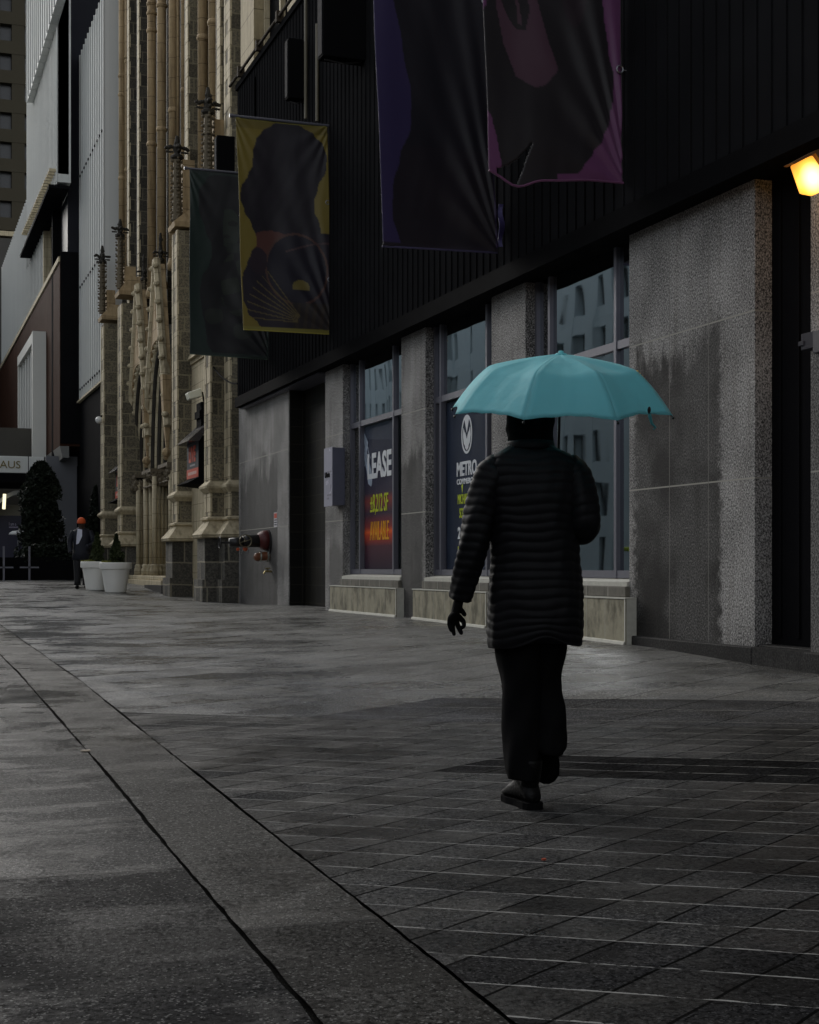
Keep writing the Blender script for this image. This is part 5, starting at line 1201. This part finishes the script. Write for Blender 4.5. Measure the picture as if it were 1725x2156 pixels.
def sleeve(path, radii, qp=.036, amt=.005, n=40, steps=110):
    P = [Vector(p) for p in path]; seg = []; 
    for i in range(len(P) - 1):                          # Catmull-Rom
        p0, p1, p2, p3 = P[max(i - 1, 0)], P[i], P[i + 1], P[min(i + 2, len(P) - 1)]; m_ = steps // (len(P) - 1)
        for q in range(m_):
            t = q / m_; pt = .5 * ((2 * p1) + (p2 - p0) * t + (2 * p0 - 5 * p1 + 4 * p2 - p3) * t * t + (3 * p1 - p0 - 3 * p2 + p3) * t ** 3)
            seg.append((pt, radii[i] + (radii[i + 1] - radii[i]) * t))
    seg.append((P[-1], radii[-1])); rs = []; L_ = 0; up = Vector((0, 1, 0))
    for i, (pt, r_) in enumerate(seg):
        if i: L_ += (pt - seg[i - 1][0]).length
        t = (seg[min(i + 1, len(seg) - 1)][0] - seg[max(i - 1, 0)][0]).normalized(); a_ = t.cross(up).normalized(); b_ = a_.cross(t)
        row = []
        for k in range(n):
            a = 2 * math.pi * k / n; ll = L_ + .008 * math.sin(a + 1) + .003 * math.sin(3 * a)
            rr = r_ + amt * (abs(math.sin(math.pi * ll / qp)) ** .55 - .55) + .003 * math.sin(5 * a + L_ * 20)
            row.append(pt + (a_ * math.cos(a) + b_ * math.sin(a)) * rr)
        rs.append(row)
    return rs
b = MB()
b.rings(sleeve([L(1062, 975, .03), L(1037, 1000, .02), L(1013, 1070, .0), L(1003, 1120, -.01), L(987, 1190, .0), L(970, 1262, .03)], [.05, .075, .066, .063, .058, .047]))
pbuild(b, 'sleeve', M['coat'], smooth=True)
b = MB()
b.rings(sleeve([L(1190, 968, .03), L(1210, 1000, .02), L(1226, 1060, -.01), L(1229, 1108, .0), L(1210, 1112, .12), L(1186, 1112, .22)], [.045, .07, .068, .068, .058, .046]))
pbuild(b, 'sleeve', M['coat'], smooth=True)
b = MB(); b.rings([[L(1119, y, .035) + Vector((hw * math.cos(a), dp * math.sin(a) * (1.0 if math.sin(a) < 0 else .75), .004 * math.sin(3 * a + y))) for a in [2 * math.pi * k / 40 for k in range(40)]] for y, hw, dp in ((945, .100, .10), (940, .101, .10), (934, .101, .10), (929, .100, .097), (925, .095, .09), (922, .085, .08))]); pbuild(b, 'collar', M['coat'], smooth=True)
b = MB(); rs = []
for y, xl, xr, dp in ((936, 1072, 1168, .085), (926, 1070, 1167, .092), (915, 1069, 1166, .10), (900, 1067, 1168, .108), (885, 1067, 1170, .113), (865, 1069, 1169, .115), (845, 1074, 1164, .11), (828, 1084, 1154, .09), (816, 1100, 1138, .05), (812, 1112, 1126, .02)):
    c = L((xl + xr) / 2, y, .035); hw = (xr - xl) / 2 / K
    rs.append([c + Vector((hw * math.cos(a) + .003 * math.sin(a * 4 + y * .2), (dp * math.sin(a) if math.sin(a) < 0 else min(dp * math.sin(a), .055)), .005 * math.sin(a * 3 + y * .1))) for a in [2 * math.pi * k / 40 for k in range(40)]])
b.rings(rs); pbuild(b, 'hood', M['cloth_black'], smooth=True)
# trousers: wide legs, one surface
def leg_rings(tab, dtab, n=36, seed=1):
    rs = []; y = tab[0][0]
    while y <= tab[-1][0]:
        xl = lerp_tab([(a[0], a[1]) for a in tab], y); xr = lerp_tab([(a[0], a[2]) for a in tab], y); d0, dp = lerp_tab([(a[0], a[1]) for a in dtab], y), lerp_tab([(a[0], a[2]) for a in dtab], y)
        c = L((xl + xr) / 2, y, d0); hw = (xr - xl) / 2 / K
        rs.append([c + Vector(((hw + .004 * math.sin(a * 5 + y * .035 + seed)) * math.cos(a), (dp + .006 * math.sin(a * 4 + y * .05)) * math.sin(a), .004 * math.sin(a * 2))) for a in [2 * math.pi * k / n for k in range(n)]]); y += 4
    return rs
b = MB(); b.rings(leg_rings([(1300, 1040, 1150), (1365, 1045, 1144), (1450, 1058, 1142), (1530, 1059, 1141), (1590, 1062, 1140), (1618, 1064, 1140), (1642, 1069, 1137)], [(1300, .05, .12), (1450, .07, .11), (1642, .02, .10)]))
b.rings(leg_rings([(1300, 1120, 1222), (1365, 1118, 1199), (1430, 1120, 1188), (1452, 1121, 1190), (1500, 1122, 1199), (1550, 1124, 1197), (1572, 1127, 1194), (1588, 1133, 1185)], [(1300, .06, .12), (1450, .15, .10), (1530, .08, .10), (1584, .02, .085)], seed=3))
pbuild(b, 'trousers', M['cloth_black'], smooth=True)
def boot(name, loc, rot):
    e = empty(name); e.parent = pe; e.location = loc; e.rotation_euler = rot
    bpy.data.objects.remove(e)
    Mx = Matrix.Translation(loc) @ (Matrix.Rotation(rot[2], 4, 'Z') @ Matrix.Rotation(rot[1], 4, 'Y') @ Matrix.Rotation(rot[0], 4, 'X'))
    b = MB(); rs = []                                  # foot points along +y from the heel at the origin
    for y, hw, z1, z0 in ((-.035, .012, .06, .028), (-.03, .03, .075, .026), (-.01, .038, .10, .025), (.03, .044, .15, .025), (.07, .046, .14, .024), (.11, .048, .115, .022), (.15, .052, .094, .022), (.19, .05, .068, .022), (.22, .044, .058, .024), (.238, .028, .045, .028), (.244, .008, .036, .03)):
        rs.append([Vector((hw * math.cos(a), y, (z1 + z0) / 2 + (z1 - z0) / 2 * math.sin(a))) for a in [2 * math.pi * k / 20 for k in range(20)]])
    b.rings(rs)
    b.rings([[Vector((r_ * math.cos(a), .018 + yo + r_ * 1.15 * math.sin(a), z)) for a in [2 * math.pi * k / 20 for k in range(20)]] for z, r_, yo in ((.05, .040, .01), (.1, .041, .008), (.14, .046, .0), (.17, .05, .0), (.19, .052, .0), (.20, .05, .0))])
    b.v = [tuple(Mx @ Vector(v)) for v in b.v]; o = pbuild(b, name, M['leather'], smooth=True)
    b = MB(); out = []
    for y, hw in ((-.042, .018), (-.036, .036), (-.01, .045), (.05, .044), (.09, .046), (.15, .055), (.2, .054), (.235, .036), (.25, .012)): out.append((y, hw))
    pts = [(-hw, y) for y, hw in out] + [(hw, y) for y, hw in reversed(out)]
    b.rings([[Vector((x, y, 0)) for x, y in pts], [Vector((x * 1.0, y, .028)) for x, y in pts]])
    b.v = [tuple(Mx @ Vector(v)) for v in b.v]; q = b.build('sole', M['cloth_black'], o)
    b = MB()
    for k in range(4): b.tube([Vector((-.035, .05 + .0 * k, .12 + .04 * k)), Vector((0, .066 - .005 * k, .125 + .04 * k)), Vector((.035, .05, .12 + .04 * k))], .003, 5)
    b.v = [tuple(Mx @ Vector(v)) for v in b.v]; b.build('laces', M['cloth_black'], o); return o
boot('boot', L(1118, 1700, -.03), (0, 0, R(19)))
boot('boot', L(1158, 1652, .10) + Vector((0, 0, .19)), (R(-62), 0, R(-3)))
# left glove, hanging: palm, thumb and four fingers of different length
J = [L(967, 1255, .02), L(962, 1276, .02), L(958, 1296, .02),
     L(966, 1299, .035), L(977, 1309, .045), L(978, 1319, .03), L(969, 1324, .02),
     L(961, 1306, .025), L(966, 1321, .03), L(971, 1331, .02), L(973, 1336, .01),
     L(954, 1306, .01), L(953, 1320, .015), L(955, 1331, .01), L(957, 1338, .0),
     L(948, 1300, .0), L(946, 1314, .005), L(949, 1324, .0), L(952, 1331, -.005),
     L(969, 1282, .04), L(977, 1291, .06), L(982, 1299, .055)]
skin_obj('glove', M['glove'], J, [(0, 1), (1, 2), (2, 3), (3, 4), (4, 5), (5, 6), (2, 7), (7, 8), (8, 9), (9, 10), (2, 11), (11, 12), (12, 13), (13, 14), (2, 15), (15, 16), (16, 17), (17, 18), (1, 19), (19, 20), (20, 21)],
         [(.028, .022), (.032, .02), (.036, .018), .014, .0115, .010, .008, .013, .011, .010, .0075, .013, .011, .0095, .0075, .012, .010, .009, .007, .013, .011, .009], pe)
# right glove, closed round the umbrella handle in front of the chest
gx, gd, gzz = .118, .285, 1.165
J = [Vector((gx + .035, gd - .085, gzz - .03)), Vector((gx + .03, gd - .04, gzz)), Vector((gx + .028, gd - .005, gzz + .0))]
E = [(0, 1), (1, 2)]; Rr = [.027, .03, (.022, .03)]
for q, zz in enumerate((.036, .012, -.012, -.034)):
    k = len(J); J += [Vector((gx + .02, gd + .024, gzz + zz)), Vector((gx - .014, gd + .028, gzz + zz)), Vector((gx - .028, gd + .004, gzz + zz)), Vector((gx - .016, gd - .014 - .002 * q, gzz + zz))]
    E += [(2, k), (k, k + 1), (k + 1, k + 2), (k + 2, k + 3)]; Rr += [.012, .0105, .0095, .008]
k = len(J); J += [Vector((gx + .012, gd - .028, gzz + .03)), Vector((gx - .008, gd - .026, gzz + .05)), Vector((gx - .012, gd - .012, gzz + .066))]; E += [(1, k), (k, k + 1), (k + 1, k + 2)]; Rr += [.013, .011, .009]
skin_obj('glove', M['glove'], J, E, Rr, pe)
# ------------------------------------------------------------------ umbrella
AZ = 6.18; tx = (1181.5 - CX) / F
ap = Vector((AZ * (tx * CT + ST), AZ * (CT - tx * ST), zy(746, AZ)))
ue = empty('umbrella', tuple(ap), 'open turquoise folding umbrella held over the walking person', 'umbrella'); ue.rotation_euler = (R(10.5), R(.4), -TH)
ue.rotation_mode = 'XYZ'
um = N('turquoise_umbrella_cloth'); g = um.pos(); nz = um.noise(g.outputs['Position'], 7, 4); fine = um.noise(g.outputs['Position'], 240, 2)
um.set(col=um.mix(nz, (.30, .82, .90), (.37, .90, .96)), rough=.55, sheen=.3); um.bump(um.math('ADD', um.math('MULTIPLY', um.noise(um.vmul(g.outputs['Position'], (1, 1, 1)), 11, 4), 1.0), um.math('MULTIPLY', fine, .02)), .35, .02)
tl = um.n('ShaderNodeBsdfTranslucent'); um.put(tl.inputs[0], (.38, .92, .96)); mx = um.n('ShaderNodeMixShader'); mx.inputs[0].default_value = .55
um.t.links.new(um.b.outputs[0], mx.inputs[1]); um.t.links.new(tl.outputs[0], mx.inputs[2]); um.t.links.new(mx.outputs[0], um.out.inputs[0])
RU = .487; PROF = [(0, 0), (.08, -.002), (.2, -.009), (.35, -.021), (.5, -.035), (.6, -.046), (.66, -.056), (.70, -.070), (.78, -.106), (.85, -.143), (.93, -.192), (1, -.240)]
b = MB(); NP, NS, NR = 8, 14, 34
for pi_ in range(NP):
    k0 = len(b.v)
    for j in range(NR + 1):
        r_ = .012 + (1 - .012) * (j / NR)
        for q in range(NS + 1):
            seg = q / NS; a = R(22.5 + 45 * (pi_ + seg)); phi = (seg - .5) * R(45)
            chord = math.cos(R(22.5)) / math.cos(phi); m_ = 1 - (2 * seg - 1) ** 2
            rr = RU * r_ * (1 + (chord - 1) * min(1, r_ * 4)) * (1 - .030 * m_ * r_ * r_ + (.02 * m_ * math.exp(-((r_ - .66) / .1) ** 2)))
            z = lin_tab(PROF, r_) - .019 * m_ * math.exp(-((r_ - .62) / .25) ** 2) + .016 * m_ * r_ ** 8
            z += .0022 * math.sin(seg * 23 + r_ * 5 + pi_) * r_ * r_ * m_ + .0015 * math.sin(seg * 9 - r_ * 14 + pi_ * 2) * m_
            b.v.append((rr * math.cos(a), rr * math.sin(a), z))
    for j in range(NR):
        for q in range(NS):
            k = k0 + j * (NS + 1) + q; b.f.append((k, k + 1, k + NS + 2, k + NS + 1))
o = b.build('canopy', um.m, ue, smooth=True); so_ = o.modifiers.new('t', 'SOLIDIFY'); so_.thickness = .0012
b = MB(); b.lathe(0, 0, [(.024, -.004), (.026, .001), (.02, .005), (.011, .007), (.011, .014), (.004, .016)], 18); b.build('tip_cap', um.m, ue, smooth=True)
M['rib'] = plain('dark_umbrella_metal', (.03, .03, .03), .4, .1, 9, metal=.6)
for k in range(8):
    a = R(22.5 + 45 * k); b = MB()
    b.tube([(RU * r_ * math.cos(a) * .995, RU * r_ * math.sin(a) * .995, lin_tab(PROF, r_) - .006) for r_ in (.03, .2, .35, .5, .62, .75, .88, 1.0)], .0026, 5)
    b.tube([(0, 0, -.19), (RU * .5 * math.cos(a), RU * .5 * math.sin(a), lin_tab(PROF, .5) - .008)], .0024, 5)
    b.ball((RU * 1.004 * math.cos(a), RU * 1.004 * math.sin(a), -.251), .006, 8, 6)
    b.build('rib', M['rib'], ue)
b = MB(); b.tube([(0, 0, .0), (0, 0, -.62)], .006, 8); b.tube([(0, 0, -.2), (0, 0, -.16)], .013, 8); b.build('shaft', M['rib'], ue)
b = MB(); b.tube([(0, 0, -.62), (0, 0, -.66), (0, 0, -.74), (0, 0, -.80)], [.014, .016, .016, .013], 12); b.build('handle', M['black'], ue, smooth=True)
b = MB(); a = R(-47); c0 = Vector((RU * .955 * math.cos(a), RU * .955 * math.sin(a), -.205)) * 1.02
b.tube([c0, c0 + Vector((.004, -.01, -.022)), c0 + Vector((.012, -.014, -.05)), c0 + Vector((.028, -.014, -.066)), c0 + Vector((.02, -.01, -.075))], [.005, .008, .006, .005, .003], 6); b.build('closing_strap', plain('teal_strap', (.05, .25, .27), .6), ue)
b = MB(); b.ball(c0 + Vector((0, -.012, .004)), .007, 8, 6, (1, 1, 2)); b.build('snap_button', M['rib'], ue)
b = MB(); rnd = random.Random(4)                        # small yellow print near the right edge
for q in range(11):
    a = R(-20 - .6 * q * .6); r_ = .70 + .022 * q; z = lin_tab(PROF, r_) + .006; rr = RU * r_ * .962
    c = Vector((rr * math.cos(a), rr * math.sin(a), z)); b.ball(c, .0055, 6, 4, (1, 1.5, 1))
b.build('yellow_print', plain('yellow_print', (.6, .45, .08), .5), ue)

# ------------------------------------------------------------------ the standing person by the pots, and a worker across the street
def figure(x, ypx, Z, label, coat_c, hat_c, trouser_c, shirt=None, vest=None, worldpos=None, name='person', face_az=0.0, bow=.0):
    if worldpos: p, s = worldpos
    else: t = (x - CX) / F; p = Z * (t * CT + ST); s = Z * (CT - t * ST)
    e = empty(name, (p, s, gz(s, p)), label, 'person', rz=face_az); e.scale = (1.1, 1.1, 1.07)
    sk = M['skin_dark']
    J = [(0, 0, .92), (0, .0, 1.15), (0, .02, 1.38), (0, -.02, 1.5), (0, -.05 - bow, 1.60), (0, -.06 - bow, 1.68), (-.2, 0, 1.40), (-.27, -.02, 1.12), (-.25, -.12, .88), (.2, 0, 1.40), (.27, -.04, 1.14), (.16, -.26, 1.05), (-.1, 0, .88), (-.11, -.02, .48), (-.11, .02, .08), (.1, 0, .88), (.12, -.03, .48), (.12, .03, .08)]
    skin_obj('body', sk, J, [(0, 1), (1, 2), (2, 3), (3, 4), (4, 5), (2, 6), (6, 7), (7, 8), (2, 9), (9, 10), (10, 11), (0, 12), (12, 13), (13, 14), (0, 15), (15, 16), (16, 17)], [.12, .12, .13, .055, .085, .075, .06, .045, .035, .06, .045, .035, .08, .06, .045, .08, .06, .045], e)
    b = MB(); n = 22
    b.rings([[((hw + .008 * math.sin(4 * a + z * 9)) * math.cos(a), yo + dp * math.sin(a), z) for a in [2 * math.pi * k / n for k in range(n)]] for z, hw, dp, yo in ((.72, .22, .16, 0), (.9, .215, .16, 0), (1.1, .20, .15, 0), (1.3, .215, .145, .0), (1.4, .22, .13, 0), (1.46, .17, .11, 0), (1.5, .10, .09, -.01), (1.53, .08, .08, -.02))]); cm = plain('coat_%s' % name, coat_c, .7, .2, 8) if not vest else plain('hivis_vest', (.45, .6, .05), .6)
    b.rings(sleeve([(-.19, 0, 1.43), (-.26, -.01, 1.25), (-.28, -.02, 1.1), (-.25, -.13, .9)], [.07, .07, .062, .05], qp=9, amt=0, n=14, steps=24))
    b.rings(sleeve([(.19, 0, 1.43), (.26, -.03, 1.25), (.27, -.06, 1.12), (.14, -.28, 1.04)], [.07, .07, .062, .05], qp=9, amt=0, n=14, steps=24)); b.build('coat', cm, e, smooth=True)
    b = MB()
    for sx in (-1, 1): b.rings([[(sx * .1 + hw * math.cos(a), .0 + dp * math.sin(a), z) for a in [2 * math.pi * k / 16 for k in range(16)]] for z, hw, dp in ((.95, .115, .13), (.7, .105, .115), (.45, .085, .095), (.2, .075, .09), (.09, .08, .095))])
    b.build('trousers', plain('trousers_%s_%d' % (name, int(s)), trouser_c, .8, .2, 9), e, smooth=True)
    for sx in (-1, 1):
        b = MB(); b.rings([[(sx * .11 + hw * math.cos(a), y, .045 + h_ * math.sin(a)) for a in [2 * math.pi * k / 12 for k in range(12)]] for y, hw, h_ in ((.1, .03, .03), (.06, .045, .05), (-.04, .048, .05), (-.14, .05, .035), (-.2, .035, .025))]); b.build('shoe', M['leather'], e, smooth=True)
    b = MB(); hy = -.06 - bow; b.rings([[(r_ * .96 * math.cos(a), hy + .0 + r_ * 1.12 * math.sin(a) + yo, z) for a in [2 * math.pi * k / 18 for k in range(18)]] for z, r_, yo in ((1.615, .10, .01), (1.64, .106, .01), (1.66, .104, .01), (1.70, .1, .012), (1.74, .078, .015), (1.765, .045, .02), (1.775, .015, .02))]); b.build('knit_hat', plain('hat_%s_%d' % (name, int(s)), hat_c, .8, .15, 30), e, smooth=True)
    if shirt:
        b = MB(); b.rings([[(-.09, -.125, 1.49), (.02, -.135, 1.47), (.02, -.16, 1.3), (-.06, -.165, 1.12), (-.12, -.155, 1.1), (-.11, -.15, 1.3)], [(-.09, -.10, 1.49), (.02, -.11, 1.47), (.02, -.13, 1.3), (-.06, -.14, 1.12), (-.12, -.13, 1.1), (-.11, -.12, 1.3)]]); b.build('shirt', plain('white_shirt', (.62, .64, .75), .7, .05), e)
    return e
figure(172, 1240, 38.9, 'person in orange knit hat, dark coat and white shirt, standing beside the white pots', (.006, .008, .016), (.62, .09, .015), (.012, .012, .014), shirt=True, face_az=-TH + .15, bow=.05)
figure(0, 0, 0, 'person in a yellow safety vest across the street, mirrored in the shop window', (.4, .5, .05), (.4, .5, .05), (.02, .02, .03), vest=True, worldpos=(-4.2, 34), face_az=2.0)
# small litter on the wet paving
for (x, y, c, lab, r_) in ((1146, 1813, (.4, .07, .03), 'tiny red scrap on the wet pavers, lower right', .006), (1240, 1360, (.6, .6, .56), 'small pale scrap beside the window plinth', .02), (182, 1583, (.5, .42, .33), 'pale twig on the kerb strip', .02)):
    Z = 3075 * .95 / (y - HY)
    for _ in range(4):
        t = (x - CX) / F; p = Z * (t * CT + ST); s = Z * (CT - t * ST); Z = (1 - gz(s, p)) * F / (y - HY)
    b = MB(); rnd = random.Random(int(x)); n = 7
    ring = [(p + r_ * (1.6 if n_ % 2 else 1) * math.cos(n_), s + r_ * math.sin(n_), gz(s, p) + .003) for n_ in [2 * math.pi * k / n for k in range(n)]]
    b.rings([ring, [(a_, b_, c_ + .006) for a_, b_, c_ in ring]]); tag(b.build('litter_scrap', plain('scrap_%d' % x, c, .6)), lab, 'litter')
